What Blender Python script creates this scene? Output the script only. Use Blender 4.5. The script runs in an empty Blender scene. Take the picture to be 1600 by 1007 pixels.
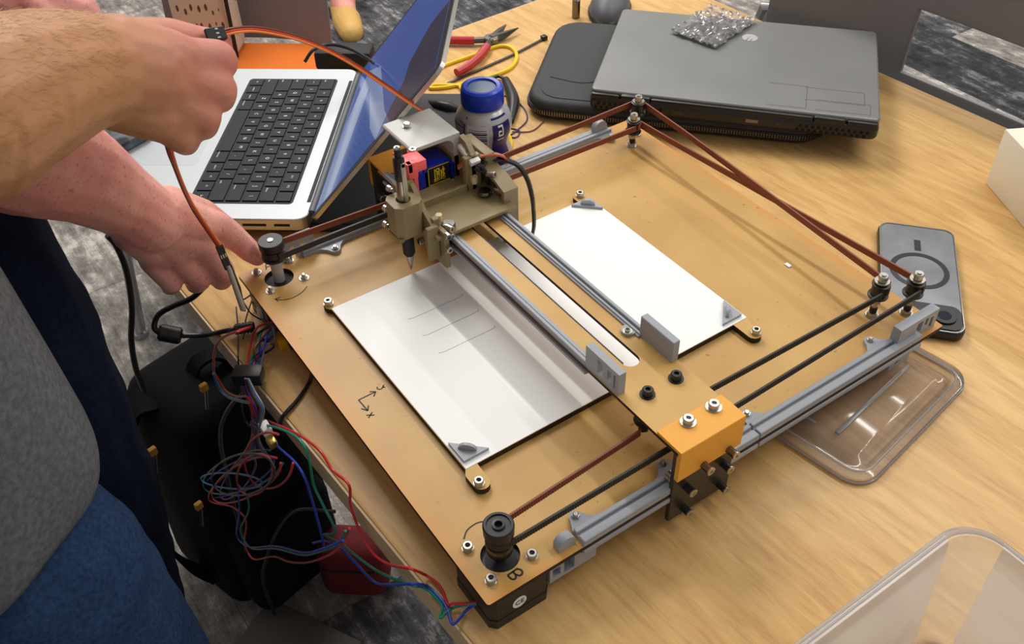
import bpy, bmesh, math, random, json
from mathutils import Vector, Matrix, noise
random.seed(7)
# ---------------------------------------------------------------- camera, world, lights
# working unit: millimetres in the frame of the plotter board (z 0 = board top, floor at -778)
ZF = 778.0
S = 0.001
C = bpy.context.scene.collection
scene = bpy.context.scene
def Wv(p): return Vector((p[0]*S, p[1]*S, (p[2]+ZF)*S))
cam_d = bpy.data.cameras.new('camera'); cam = bpy.data.objects.new('camera', cam_d); C.objects.link(cam)
cam.matrix_world = Matrix(((0.566070, -0.547657, 0.616146, 0.701886), (0.824120, 0.393892, -0.407032, -0.166820), (-0.019781, 0.738187, 0.674306, 1.329637), (0.000000, 0.000000, 0.000000, 1.000000)))
cam_d.sensor_width = 36.0; cam_d.lens = 36.0*1500.9/1600.0; cam_d.clip_start = 0.02; cam_d.clip_end = 60
scene.camera = cam
scene.view_settings.view_transform = 'Standard'; scene.view_settings.look = 'None'
scene.view_settings.gamma = 1.0; scene.view_settings.use_curve_mapping = False
scene.view_settings.exposure = -0.2
world = bpy.data.worlds.new('world'); scene.world = world; world.use_nodes = True
wn = world.node_tree.nodes['Background']; wn.inputs[0].default_value = (0.80, 0.79, 0.78, 1); wn.inputs[1].default_value = 0.55
def area(name, loc, sx, sy, power, col, target=None, spread=180):
    l = bpy.data.lights.new(name, 'AREA'); l.shape = 'RECTANGLE'; l.size = sx; l.size_y = sy; l.energy = power; l.color = col
    l.spread = math.radians(spread)
    o = bpy.data.objects.new(name, l); C.objects.link(o); o.location = Wv(loc)
    d = (Wv(target) - o.location) if target else Vector((0, 0, -1))
    if target: o.rotation_euler = d.to_track_quat('-Z', 'Y').to_euler()
    return o
area('ceiling_strip', (250, 1600, 1950), 2.4, 0.10, 33, (1.0, 0.965, 0.915))
area('ceiling_strip', (250, 3500, 1950), 3.0, 0.12, 54, (1.0, 0.965, 0.915))
area('ceiling_panel', (-1500, 400, 1950), 0.9, 0.9, 40, (1.0, 0.965, 0.92))
area('ceiling_panel', (-2300, 1400, 1950), 0.9, 0.9, 45, (1.0, 0.965, 0.92))

# ---------------------------------------------------------------- helpers
def lin(c): 
    c = c/255.0
    return c/12.92 if c <= 0.04045 else ((c+0.055)/1.055)**2.4
def rgb(r, g, b): return (lin(r), lin(g), lin(b), 1.0)
MATS = {}
def mat(name, col, rough=0.5, metal=0.0, noise_amt=0.0, noise_scale=60, bump=0.0, bump_scale=400, col2=None, trans=0.0, ior=1.45, coat=0.0, alpha=1.0, stretch=None, sss=0.0, emit=None, spec=0.5):
    m = bpy.data.materials.new(name); m.use_nodes = True; nt = m.node_tree; b = nt.nodes['Principled BSDF']
    b.inputs['Base Color'].default_value = col; b.inputs['Roughness'].default_value = rough; b.inputs['Metallic'].default_value = metal
    b.inputs['IOR'].default_value = ior; b.inputs['Transmission Weight'].default_value = trans; b.inputs['Coat Weight'].default_value = coat
    b.inputs['Alpha'].default_value = alpha; b.inputs['Specular IOR Level'].default_value = spec
    if sss: b.inputs['Subsurface Weight'].default_value = sss; b.inputs['Subsurface Radius'].default_value = (0.012, 0.005, 0.003); b.inputs['Subsurface Scale'].default_value = 0.6
    if emit: b.inputs['Emission Color'].default_value = emit[0]; b.inputs['Emission Strength'].default_value = emit[1]
    tc = nt.nodes.new('ShaderNodeTexCoord'); src = tc.outputs['Object']
    if stretch:
        mp = nt.nodes.new('ShaderNodeMapping'); mp.inputs['Scale'].default_value = stretch; nt.links.new(src, mp.inputs['Vector']); src = mp.outputs['Vector']
    if noise_amt or col2:
        n = nt.nodes.new('ShaderNodeTexNoise'); n.inputs['Scale'].default_value = noise_scale; n.inputs['Detail'].default_value = 5
        nt.links.new(src, n.inputs['Vector'])
        r = nt.nodes.new('ShaderNodeValToRGB'); c2 = col2 or tuple([min(1, c*(1-noise_amt)) for c in col[:3]]+[1])
        r.color_ramp.elements[0].position = 0.35; r.color_ramp.elements[1].position = 0.65
        r.color_ramp.elements[0].color = c2; r.color_ramp.elements[1].color = col
        nt.links.new(n.outputs['Fac'], r.inputs['Fac']); nt.links.new(r.outputs['Color'], b.inputs['Base Color'])
    if bump:
        n = nt.nodes.new('ShaderNodeTexNoise'); n.inputs['Scale'].default_value = bump_scale; n.inputs['Detail'].default_value = 3
        nt.links.new(src, n.inputs['Vector']); bp = nt.nodes.new('ShaderNodeBump'); bp.inputs['Strength'].default_value = bump; bp.inputs['Distance'].default_value = 0.001
        nt.links.new(n.outputs['Fac'], bp.inputs['Height']); nt.links.new(bp.outputs['Normal'], b.inputs['Normal'])
    MATS[name] = m
    return m
def add_nodes(m):
    nt = m.node_tree; return nt, nt.nodes['Principled BSDF'], nt.nodes.new, nt.links.new

class MB:
    def __init__(s): s.bm = bmesh.new()
    def _mat(s, vs, mi, M=None):
        if M is not None: bmesh.ops.transform(s.bm, matrix=M, verts=vs)
        if mi:
            for f in set(f for v in vs for f in v.link_faces): f.material_index = mi
        return vs
    def box(s, x0, x1, y0, y1, z0, z1, bev=0, mi=0, M=None, seg=2):
        t = bmesh.new(); bmesh.ops.create_cube(t, size=1.0)
        for v in t.verts: v.co = Vector(((x0+x1)/2+v.co.x*(x1-x0), (y0+y1)/2+v.co.y*(y1-y0), (z0+z1)/2+v.co.z*(z1-z0)))
        if bev: bmesh.ops.bevel(t, geom=list(t.edges), offset=bev, segments=seg, affect='EDGES', profile=0.5)
        return s.merge(t, mi, M)
    def merge(s, t, mi=0, M=None):
        mp = {}
        for v in t.verts: mp[v] = s.bm.verts.new(v.co)
        fs = []
        for f in t.faces:
            try: g = s.bm.faces.new([mp[v] for v in f.verts])
            except ValueError: continue
            g.material_index = f.material_index or mi
        t.free()
        vs = list(mp.values())
        if M is not None: bmesh.ops.transform(s.bm, matrix=M, verts=vs)
        return vs
    def cyl(s, p0, p1, r0, r1=None, n=20, mi=0, M=None, bev=0):
        r1 = r0 if r1 is None else r1
        p0 = Vector(p0); p1 = Vector(p1); d = (p1-p0); L = d.length; q = d.to_track_quat('Z', 'Y').to_matrix().to_4x4()
        if bev: prof = [(r0-bev, 0), (r0, bev), (r1, L-bev), (r1-bev, L)]
        else: prof = [(r0, 0), (r1, L)]
        T = Matrix.Translation(p0) @ q
        if M is not None: T = M @ T
        return s.lathe(prof, n=n, mi=mi, M=T)
    def lathe(s, prof, c=(0, 0, 0), n=24, mi=0, M=None, cap=True):
        rings = []; c = Vector(c); vs = []
        for r, z in prof:
            ring = [s.bm.verts.new(c+Vector((r*math.cos(2*math.pi*i/n), r*math.sin(2*math.pi*i/n), z))) for i in range(n)]
            rings.append(ring); vs += ring
        for a, b in zip(rings, rings[1:]):
            for i in range(n):
                f = s.bm.faces.new([a[i], a[(i+1) % n], b[(i+1) % n], b[i]]); f.material_index = mi
        if cap:
            f = s.bm.faces.new(rings[0][::-1]); f.material_index = mi
            f = s.bm.faces.new(rings[-1]); f.material_index = mi
        if M is not None: bmesh.ops.transform(s.bm, matrix=M, verts=vs)
        return vs
    def sphere(s, c, r, mi=0, sub=2, sc=(1, 1, 1), M=None):
        t = bmesh.new(); bmesh.ops.create_icosphere(t, subdivisions=sub, radius=1)
        for v in t.verts: v.co = Vector((c[0]+v.co.x*r*sc[0], c[1]+v.co.y*r*sc[1], c[2]+v.co.z*r*sc[2]))
        return s.merge(t, mi, M)
    def capsule(s, p0, p1, r0, r1, n=14):
        s.cyl(p0, p1, r0, r1, n=n); s.sphere(p0, r0); s.sphere(p1, r1)
    def chain(s, pts, rs):
        for (a, b, ra, rb) in zip(pts, pts[1:], rs, rs[1:]): s.capsule(a, b, ra, rb)
    def prism(s, poly, z0, z1, holes=(), mi=0, ms=None, M=None):
        t = bmesh.new(); 
        loops = [poly]+list(holes); es = []
        for lp in loops:
            vv = [t.verts.new((p[0], p[1], z0)) for p in lp]
            es += [t.edges.new((vv[i], vv[(i+1) % len(vv)])) for i in range(len(vv))]
        if holes: bmesh.ops.triangle_fill(t, use_beauty=True, edges=es)
        else: t.faces.new([e.verts[0] for e in es]) if False else t.faces.new(list(t.verts))
        fs = list(t.faces); r = bmesh.ops.extrude_face_region(t, geom=fs)
        top = [g for g in r['geom'] if isinstance(g, bmesh.types.BMVert)]
        bmesh.ops.translate(t, vec=(0, 0, z1-z0), verts=top)
        bmesh.ops.recalc_face_normals(t, faces=list(t.faces))
        t.normal_update()
        for f in t.faces: f.material_index = (ms if (ms is not None and abs(f.normal.z) < 0.5) else mi)
        return s.merge(t, 0, M)
    def tube(s, path, r, n=8, mi=0, M=None, rr=None):
        path = [Vector(p) for p in path]; vs = []; rings = []
        up = Vector((0, 0, 1)); prev = None
        for i, p in enumerate(path):
            d = (path[min(i+1, len(path)-1)]-path[max(i-1, 0)]).normalized()
            if prev is None:
                a = d.cross(up if abs(d.z) < 0.95 else Vector((1, 0, 0))).normalized()
            else: a = (prev - d*prev.dot(d)).normalized()
            prev = a; b = d.cross(a); rad = rr[i] if rr else r
            ring = [s.bm.verts.new(p+a*rad*math.cos(2*math.pi*k/n)+b*rad*math.sin(2*math.pi*k/n)) for k in range(n)]
            rings.append(ring); vs += ring
        for A, B in zip(rings, rings[1:]):
            for k in range(n): 
                f = s.bm.faces.new([A[k], A[(k+1) % n], B[(k+1) % n], B[k]]); f.material_index = mi
        for e in (rings[0][::-1], rings[-1]):
            f = s.bm.faces.new(e); f.material_index = mi
        if M is not None: bmesh.ops.transform(s.bm, matrix=M, verts=vs)
        return vs
    def band(s, path, w, t, side=None, mi=0):
        # a flat strap following a path: w = width along 'side' (default z), t = thickness
        path = [Vector(p) for p in path]; rings = []
        for i, p in enumerate(path):
            d = (path[min(i+1, len(path)-1)]-path[max(i-1, 0)]).normalized()
            u = (Vector(side[i]) if isinstance(side, list) else Vector(side)) if side else Vector((0, 0, 1))
            u = (u - d*u.dot(d)).normalized(); b = d.cross(u)
            rings.append([s.bm.verts.new(p+u*w/2*a+b*t/2*c) for a, c in ((1, 1), (1, -1), (-1, -1), (-1, 1))])
        for A, B in zip(rings, rings[1:]):
            for k in range(4):
                f = s.bm.faces.new([A[k], A[(k+1) % 4], B[(k+1) % 4], B[k]]); f.material_index = mi
        for e in (rings[0][::-1], rings[-1]): s.bm.faces.new(e).material_index = mi
def cat(pts, k=6):
    pts = [Vector(p) for p in pts]
    if len(pts) < 3: return pts
    P = [pts[0]*2-pts[1]]+pts+[pts[-1]*2-pts[-2]]; out = []
    for i in range(1, len(P)-2):
        a, b, c, d = P[i-1:i+3]
        for j in range(k):
            t = j/k; out.append(0.5*((2*b)+(c-a)*t+(2*a-5*b+4*c-d)*t*t+(3*b-a-3*c+d)*t**3))
    out.append(pts[-1]); return out
def circ(x, y, r, n=28, a0=0): return [(x+r*math.cos(a0+2*math.pi*i/n), y+r*math.sin(a0+2*math.pi*i/n)) for i in range(n)]
def rrect(x0, x1, y0, y1, r, k=5):
    out = []
    for cx, cy, a in ((x1-r, y1-r, 0), (x0+r, y1-r, 90), (x0+r, y0+r, 180), (x1-r, y0+r, 270)):
        for i in range(k+1):
            t = math.radians(a+90*i/k); out.append((cx+r*math.cos(t), cy+r*math.sin(t)))
    return out
class _Org(dict):
    def __missing__(s, k): return Vector((0, 0, 0))
ORG = _Org()
def _finish(me, mats, smooth):
    for m in (mats if isinstance(mats, (list, tuple)) else [mats]): me.materials.append(m)
    if smooth is not None:
        me.shade_smooth(); me.set_sharp_from_angle(angle=math.radians(smooth))
def obj(name, mb, mats, parent=None, origin=None, loc=None, rot=None, smooth=35, recalc=True):
    """origin: the mm point (same frame as the mesh) that becomes the object's origin"""
    bm = mb.bm
    if recalc: bmesh.ops.recalc_face_normals(bm, faces=list(bm.faces))
    me = bpy.data.meshes.new(name)
    o_ = Vector(origin) if origin is not None else (ORG[parent.name] if parent else None)
    if o_ is None:
        xs = [v.co for v in bm.verts]
        o_ = Vector(((min(v.x for v in xs)+max(v.x for v in xs))/2, (min(v.y for v in xs)+max(v.y for v in xs))/2, min(v.z for v in xs)))
    for v in bm.verts: v.co = (v.co-o_)*S
    bm.to_mesh(me); bm.free(); _finish(me, mats, smooth)
    o = bpy.data.objects.new(name, me); C.objects.link(o)
    ORG[o.name] = o_
    if parent:
        o.parent = parent
        if origin is not None and loc is None: o.location = (o_-ORG[parent.name])*S
    else: o.location = Wv(o_)
    if loc is not None: o.location = (Vector(loc)-ORG[parent.name])*S if parent else Wv(loc)
    if rot is not None: o.rotation_euler = rot
    return o
def tag(o, label=None, category=None, group=None, kind=None):
    if label: o['label'] = label
    if category: o['category'] = category
    if group: o['group'] = group
    if kind: o['kind'] = kind
    return o
def thing(name, loc, label, category, group=None, rot=0.0, org=None):
    """Empty at loc; parts are modelled in mm either in the board frame (rot 0) or, with org=(0,0,0), in the thing's own frame"""
    e = bpy.data.objects.new(name, None); C.objects.link(e); e.location = Wv(loc); e.rotation_euler = (0, 0, rot); e.empty_display_size = 0.02
    ORG[e.name] = Vector(org) if org is not None else Vector(loc)
    return tag(e, label, category, group)
def inst(src, name, parent, loc, rot=None, label=None):
    o = src.copy(); o.name = name; C.objects.link(o); o.parent = parent; ORG[o.name] = Vector(loc)
    o.location = (Vector(loc)-ORG[parent.name])*S
    if rot is not None: o.rotation_euler = rot
    for ch in src.children:
        c = ch.copy(); C.objects.link(c); c.parent = o; ORG[c.name] = ORG.get(ch.name, Vector())
    return o
def text_bm(txt, size, depth=0.15):
    cu = bpy.data.curves.new('t', 'FONT'); cu.body = txt; cu.size = size; cu.align_x = 'CENTER'; cu.align_y = 'CENTER'; cu.extrude = depth; cu.resolution_u = 2
    o = bpy.data.objects.new('t', cu); C.objects.link(o)
    me = bpy.data.meshes.new_from_object(o.evaluated_get(bpy.context.evaluated_depsgraph_get()))
    bpy.data.objects.remove(o); bpy.data.curves.remove(cu)
    bm = bmesh.new(); bm.from_mesh(me); bpy.data.meshes.remove(me); return bm
def stroke(mb, pts, w, z, t=0.15, mi=0, k=5):
    p = cat([(a[0], a[1], z) for a in pts], k) if len(pts) > 2 else [Vector((a[0], a[1], z)) for a in pts]
    mb.band(p, w, t, side=None, mi=mi) if False else None
    # ribbon lying flat
    rings = []
    for i, q in enumerate(p):
        d = (p[min(i+1, len(p)-1)]-p[max(i-1, 0)]).normalized(); b = Vector((-d.y, d.x, 0))
        rings.append([mb.bm.verts.new(q+b*w/2*a+Vector((0, 0, c))) for a, c in ((1, 0), (-1, 0), (-1, -t), (1, -t))])
    for A, B in zip(rings, rings[1:]):
        for j in range(4): mb.bm.faces.new([A[j], A[(j+1) % 4], B[(j+1) % 4], B[j]]).material_index = mi
    for e in (rings[0][::-1], rings[-1]): mb.bm.faces.new(e).material_index = mi
def organic(name, mb, material, voxel, smooth_it, parent=None, origin=None, disp=None):
    """fuse overlapping closed volumes into one continuous surface"""
    o = obj(name+'_raw', mb, material, None, origin=(0, 0, 0), smooth=None); 
    r = o.modifiers.new('r', 'REMESH'); r.mode = 'VOXEL'; r.voxel_size = voxel*S; r.use_smooth_shade = True
    sm = o.modifiers.new('s', 'SMOOTH'); sm.factor = 0.5; sm.iterations = smooth_it
    bpy.context.view_layer.update()
    me = bpy.data.meshes.new_from_object(o.evaluated_get(bpy.context.evaluated_depsgraph_get()))
    bpy.data.objects.remove(o)
    org = Vector(origin) if origin is not None else ORG[parent.name]
    cos = [v.co.copy() for v in me.vertices]; nrm = [v.normal.copy() for v in me.vertices] if disp else None
    flat = []
    for i, c in enumerate(cos):
        if disp: c = c+Vector(disp(c/S, nrm[i]))*S
        c = c-org*S; flat += [c.x, c.y, c.z]
    me.vertices.foreach_set('co', flat); me.update()
    me.name = name; me.shade_smooth()
    o = bpy.data.objects.new(name, me); C.objects.link(o); ORG[o.name] = org
    if parent: o.parent = parent; o.location = (org-ORG[parent.name])*S
    else: o.location = Wv(org)
    return o

# world coordinates (mm) of bends in wires, arms and fingers
PATHS = {
 'wire_red': [[394.7, 1.8, -22.0], [385.0, -4.3, -30.0], [381.2, -9.7, -30.0], [377.6, -11.4, -35.0], [366.6, -8.8, -35.0], [359.2, -8.9, -34.0], [348.5, -12.4, -34.0], [350.4, -23.8, -13.6], [316.0, -26.0, -48.9], [290.2, -27.6, -62.5], [276.2, -28.5, -51.8], [269.5, -28.9, -27.0], [274.3, -28.6, 2.1], [249.6, -30.2, -5.1], [232.5, -31.2, 0.9], [198.4, -33.4, -13.2], [157.6, -36.0, -38.0], [101.0, -39.5, -77.8], [69.1, -41.5, -113.5]],
 'wire_green': [[394.7, 1.8, -22.0], [382.7, -6.8, -34.0], [381.9, -14.0, -34.0], [383.4, -21.0, -34.0], [374.6, -14.7, -35.0], [357.2, -17.7, -35.0], [351.7, -25.8, -30.0], [304.9, -28.7, -72.1], [266.9, -31.1, -96.4], [234.4, -33.1, -114.0], [199.0, -35.4, -140.8], [240.9, -36.7, -86.6], [227.9, -37.6, -65.8], [218.0, -38.2, -48.9], [221.8, -37.9, -12.4], [208.4, -38.8, -2.4], [160.6, -41.8, -32.2], [105.5, -45.3, -75.9]],
 'wire_blue': [[394.7, 1.8, -22.0], [388.9, -4.0, -34.0], [392.5, -16.4, -34.0], [381.9, -14.0, -34.0], [372.2, -13.2, -34.0], [357.5, -15.7, -34.0], [359.1, -27.3, -18.2], [325.4, -29.4, -60.7], [294.1, -31.4, -95.8], [268.3, -33.0, -104.6], [237.6, -34.9, -115.0], [207.5, -36.8, -139.0], [169.6, -39.2, -184.7]],
 'wire_blue2': [[206.4, -40.9, -152.0], [211.4, -40.6, -128.5], [210.5, -40.7, -73.9], [206.1, -40.9, -49.5], [191.0, -41.9, -44.8], [164.8, -43.5, -54.1], [113.4, -46.8, -72.7], [102.3, -47.5, -75.7]],
 'wire_green2': [[291.2, -43.6, -22.1], [269.1, -45.0, -63.0], [228.9, -47.5, -118.4], [170.0, -51.2, -193.2], [80.4, -56.8, -285.6], [-30.0, -63.8, -410.6], [-52.2, -65.2, -400.3], [18.6, -60.7, -287.5], [33.7, -59.8, -244.2], [11.8, -61.2, -247.1]],
 'wire_red2': [[289.0, -39.7, -24.8], [256.4, -41.8, -86.7], [213.0, -44.5, -150.6], [154.7, -48.2, -227.0], [98.1, -51.7, -291.5], [45.2, -55.1, -343.9], [-56.6, -61.5, -467.9], [-76.5, -62.7, -457.5], [-27.7, -59.6, -357.9], [-68.5, -62.2, -374.0], [-174.2, -68.9, -474.9], [-196.1, -70.2, -486.4], [-141.5, -66.8, -409.4], [-16.9, -59.0, -254.5], [64.9, -53.8, -148.5], [113.5, -50.8, -80.0]],
 'wire_blue3': [[298.5, -49.1, -20.8], [249.2, -52.2, -87.4], [193.6, -55.7, -156.7], [108.6, -61.1, -243.9], [-4.7, -68.2, -374.1], [-52.7, -71.2, -406.3], [5.6, -67.6, -296.6], [34.9, -65.7, -227.9]],
 'wire_red3': [[-14.0, -44.8, -112.8], [4.6, -43.6, -77.5], [32.1, -41.9, -38.0], [68.1, -39.6, -2.3], [106.6, -37.2, 30.8], [35.2, -7.7, -33.0]],
 'wire_blue4': [[3.2, -47.7, -96.9], [4.4, -47.6, -113.5], [27.7, -46.1, -108.6], [76.8, -43.1, -74.6], [112.7, -40.8, -46.0]],
 'wire_red4': [[23.5, -50.4, -80.1], [42.5, -49.2, -85.3], [74.7, -47.2, -67.1], [109.3, -45.0, -40.0], [112.4, -44.8, -59.9]],
 'loop_blue': [[123.9, -42.1, -108.7], [110.8, -42.9, -133.5], [62.7, -45.9, -196.8], [-20.2, -51.2, -296.8], [-128.9, -58.0, -420.4], [-232.2, -64.5, -529.9], [-279.7, -67.5, -569.1], [-241.9, -65.1, -511.1], [-144.7, -59.0, -391.9], [-37.2, -52.2, -269.0], [49.1, -46.8, -175.9], [103.3, -43.4, -122.5], [123.9, -42.1, -108.7]],
 'loop_green': [[167.9, -45.3, -67.9], [142.2, -47.0, -105.5], [92.2, -50.1, -168.2], [19.0, -54.7, -253.5], [-70.3, -60.3, -351.3], [-156.3, -65.7, -438.7], [-208.8, -69.0, -482.9], [-204.1, -68.7, -461.9], [-145.7, -65.1, -385.2], [-60.4, -59.7, -285.3], [24.9, -54.3, -191.7], [94.4, -50.0, -120.1], [142.4, -46.9, -75.0]],
 'loop_red': [[183.1, -50.4, -48.8], [170.2, -51.2, -73.6], [131.4, -53.6, -127.5], [67.2, -57.7, -207.9], [-15.6, -62.9, -304.8], [-97.1, -68.0, -392.6], [-144.3, -71.0, -433.8], [-132.9, -70.3, -404.9], [-70.5, -66.3, -321.2], [12.2, -61.1, -221.3], [88.0, -56.4, -135.7], [143.9, -52.9, -77.5], [175.6, -50.9, -49.7]],
 'loop_blue2': [[125.1, -58.0, -130.0], [106.3, -59.2, -153.9], [61.2, -62.1, -202.2], [-5.3, -66.3, -268.8], [-79.7, -70.9, -339.4], [-137.1, -74.5, -389.6], [-151.4, -75.4, -395.5], [-115.6, -73.2, -353.6], [-48.1, -68.9, -284.2], [24.1, -64.4, -214.1], [82.1, -60.8, -161.0], [116.8, -58.6, -132.4], [125.1, -58.0, -130.0]],
 'loop_red2': [[163.7, -59.6, -87.5], [132.7, -61.6, -130.3], [95.9, -63.9, -173.8], [63.9, -65.9, -204.1], [48.7, -66.9, -209.1], [56.2, -66.4, -185.9], [82.8, -64.7, -144.1], [118.0, -62.5, -98.7], [151.2, -60.4, -62.1], [175.3, -58.9, -41.3], [186.2, -58.2, -39.1], [182.4, -58.5, -55.2], [163.7, -59.6, -87.5]],
 'loop_black': [[205.3, -61.0, -25.5], [190.7, -61.9, -53.3], [152.0, -64.4, -104.7], [92.3, -68.1, -173.6], [23.3, -72.5, -244.9], [-31.9, -75.9, -292.2], [-47.2, -76.9, -291.3], [-15.5, -74.9, -241.4], [45.7, -71.1, -167.5], [111.1, -66.9, -97.5], [163.7, -63.6, -47.6], [196.0, -61.6, -23.4], [205.3, -61.0, -25.5]],
 'loop_purple': [[75.6, -49.1, -150.3], [75.7, -49.1, -158.9], [54.1, -50.5, -194.6], [12.3, -53.1, -253.5], [-43.1, -56.6, -325.6], [-98.2, -60.1, -391.6], [-132.8, -62.2, -426.2], [-131.3, -62.2, -412.7], [-95.0, -59.9, -357.1], [-40.5, -56.4, -283.6], [13.3, -53.1, -216.4], [54.0, -50.5, -170.0], [75.6, -49.1, -150.3]],
 'loop_red3': [[220.6, -50.0, -11.7], [205.3, -51.0, -40.0], [180.7, -52.5, -75.4], [149.5, -54.5, -113.3], [116.8, -56.6, -146.7], [89.5, -58.3, -167.4], [74.6, -59.2, -169.4], [76.1, -59.1, -151.6], [93.1, -58.1, -118.9], [120.4, -56.3, -79.6], [151.5, -54.4, -42.2], [180.8, -52.5, -12.4], [204.4, -51.1, 6.4]],
 'bundle_red': [[57.7, 7.2, -18.0], [47.1, -7.0, -26.0], [62.5, -19.7, -26.0], [75.4, -28.6, -31.0], [96.0, -39.6, -28.0]],
 'drop_red': [[81.4, -38.8, -43.8], [69.4, -39.5, -69.8], [76.6, -39.1, -87.4], [61.8, -40.0, -126.7], [43.7, -41.1, -161.6], [4.3, -43.6, -224.1]],
 'bundle_green': [[58.4, 6.5, -18.0], [55.9, -4.7, -23.0], [72.5, -18.0, -23.0], [80.8, -29.2, -31.0], [96.5, -38.9, -28.0]],
 'drop_green': [[90.9, -40.2, -35.0], [82.1, -40.7, -58.2], [89.9, -40.2, -74.8], [72.9, -41.3, -115.5], [55.9, -42.4, -149.1], [25.5, -44.3, -202.6]],
 'bundle_blue': [[59.2, 5.9, -18.0], [64.5, -2.4, -20.0], [82.5, -16.3, -20.0], [77.3, -26.0, -31.0], [97.0, -38.2, -28.0]],
 'drop_blue': [[100.5, -41.6, -26.2], [94.6, -41.9, -46.7], [102.9, -41.4, -62.4], [83.9, -42.6, -104.5], [68.0, -43.6, -136.7], [46.0, -45.0, -181.9]],
 'bundle_purple': [[60.0, 5.2, -18.0], [63.2, 2.5, -26.0], [71.4, -7.3, -26.0], [82.6, -26.6, -31.0], [97.5, -37.5, -28.0]],
 'drop_purple': [[109.9, -43.0, -17.4], [106.9, -43.2, -35.3], [115.7, -42.6, -50.3], [94.7, -43.9, -93.5], [79.9, -44.9, -124.5], [65.8, -45.7, -161.8]],
 'bundle_black': [[60.8, 4.6, -18.0], [59.9, -11.9, -23.0], [81.4, -5.6, -23.0], [79.1, -23.4, -31.0], [98.0, -36.8, -28.0]],
 'drop_black': [[119.3, -44.4, -8.7], [119.0, -44.4, -24.2], [128.3, -43.8, -38.3], [105.5, -45.3, -82.7], [91.7, -46.1, -112.4], [84.9, -46.5, -142.3]],
 'bundle_brown': [[61.5, 3.9, -18.0], [68.5, -9.6, -20.0], [78.3, -22.2, -20.0], [84.5, -24.0, -31.0], [98.5, -36.1, -28.0]],
 'drop_brown': [[128.7, -45.8, -0.1], [131.0, -45.7, -13.1], [140.6, -45.0, -26.5], [116.1, -46.6, -71.9], [103.3, -47.4, -100.5], [103.5, -47.4, -123.4]],
 'bundle_cyan': [[62.3, 3.3, -18.0], [67.1, -4.8, -26.0], [67.1, -13.2, -26.0], [81.0, -20.8, -31.0], [99.0, -35.3, -28.0]],
 'drop_cyan': [[137.9, -47.2, 8.5], [142.8, -46.9, -2.2], [152.8, -46.3, -14.8], [126.6, -47.9, -61.2], [114.8, -48.7, -88.6], [121.5, -48.3, -105.0]],
 'bundle_grey': [[63.1, 2.6, -18.0], [75.7, -2.5, -23.0], [77.1, -11.6, -23.0], [86.4, -21.4, -31.0], [99.5, -34.6, -28.0]],
 'drop_grey': [[147.1, -48.6, 17.1], [154.4, -48.2, 8.5], [164.7, -47.5, -3.4], [137.0, -49.3, -50.7], [126.1, -50.0, -77.0], [138.9, -49.2, -87.2]],
 'dup_a': [[12.1, -5.0, -20.0], [33.0, -5.8, -20.0], [41.9, -0.6, -24.0]],
 'dup_b': [[5.0, -10.5, -30.0], [38.8, -22.7, -30.0], [69.7, -35.5, -30.0], [62.8, -38.9, -65.8], [40.7, -40.3, -127.7], [55.0, -39.4, -131.6]],
 'dup_c': [[-0.9, 9.0, -30.0], [26.8, -10.3, -30.0], [49.4, -22.3, -30.0]],
 'dup_d': [[-12.5, 17.7, -25.0], [2.0, 6.3, -25.0], [5.7, -4.1, -25.0]],
 'board_cable': [[123.9, 9.4, -30.0], [127.9, 2.8, -36.0], [139.6, -12.8, -36.0], [147.3, -26.9, -36.0], [145.2, -32.7, -44.4], [142.1, -32.9, -58.4]],
 'power_cable': [[16.9, -33.0, 15.6], [3.3, -45.3, -2.6], [-9.8, -60.0, -13.5], [-17.4, -74.0, -22.5], [-16.1, -81.5, -33.2], [-11.0, -78.4, -39.0]],
 'power_cable2': [[-4.6, -64.0, -44.4], [6.2, -45.2, -45.7], [27.5, -31.9, -32.0], [31.9, -18.5, -32.0]],
 'plug': [[32.4, -24.0, -31.0], [38.5, -6.8, -31.0]],
 'ferrite': [[-12.8, -80.2, -37.1], [-3.9, -63.2, -45.1]],
 'charger': [[-252.9, -65.9, -81.4], [-252.9, -61.1, -98.7], [-251.8, -60.6, -135.1], [-245.0, -69.7, -179.0], [-248.0, -82.9, -225.2], [-249.6, -90.2, -270.8], [-252.7, -90.7, -312.7]],
 'plughead': [],
 'servo': [[-10.4, 211.8, 88.7], [18.5, 183.2, 121.7], [34.6, 151.6, 157.2], [50.8, 123.4, 188.6], [64.7, 98.0, 214.5], [79.5, 73.6, 236.3], [96.3, 49.7, 255.6], [104.6, 29.8, 267.7], [112.5, 14.5, 274.6], [114.0, 6.3, 275.8]],
 'servo2': [[145.2, -55.1, 231.1], [135.0, -52.9, 213.1], [102.3, -45.1, 172.0], [70.7, -35.8, 130.5], [52.3, -26.7, 97.3], [44.7, -20.4, 74.9], [45.0, -18.7, 66.4]],
 'conn1': [[114.0, 6.3, 275.8], [114.3, -6.4, 277.4]],
 'conn2': [[44.5, -19.2, 70.3], [48.8, -17.8, 48.1]],
 'stick': [[48.9, -17.6, 51.5], [54.6, -16.5, 5.8]],
 'stick2': [[48.0, -15.4, 49.9], [51.1, -13.9, 26.7], [54.1, -15.6, 3.5]],
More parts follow.
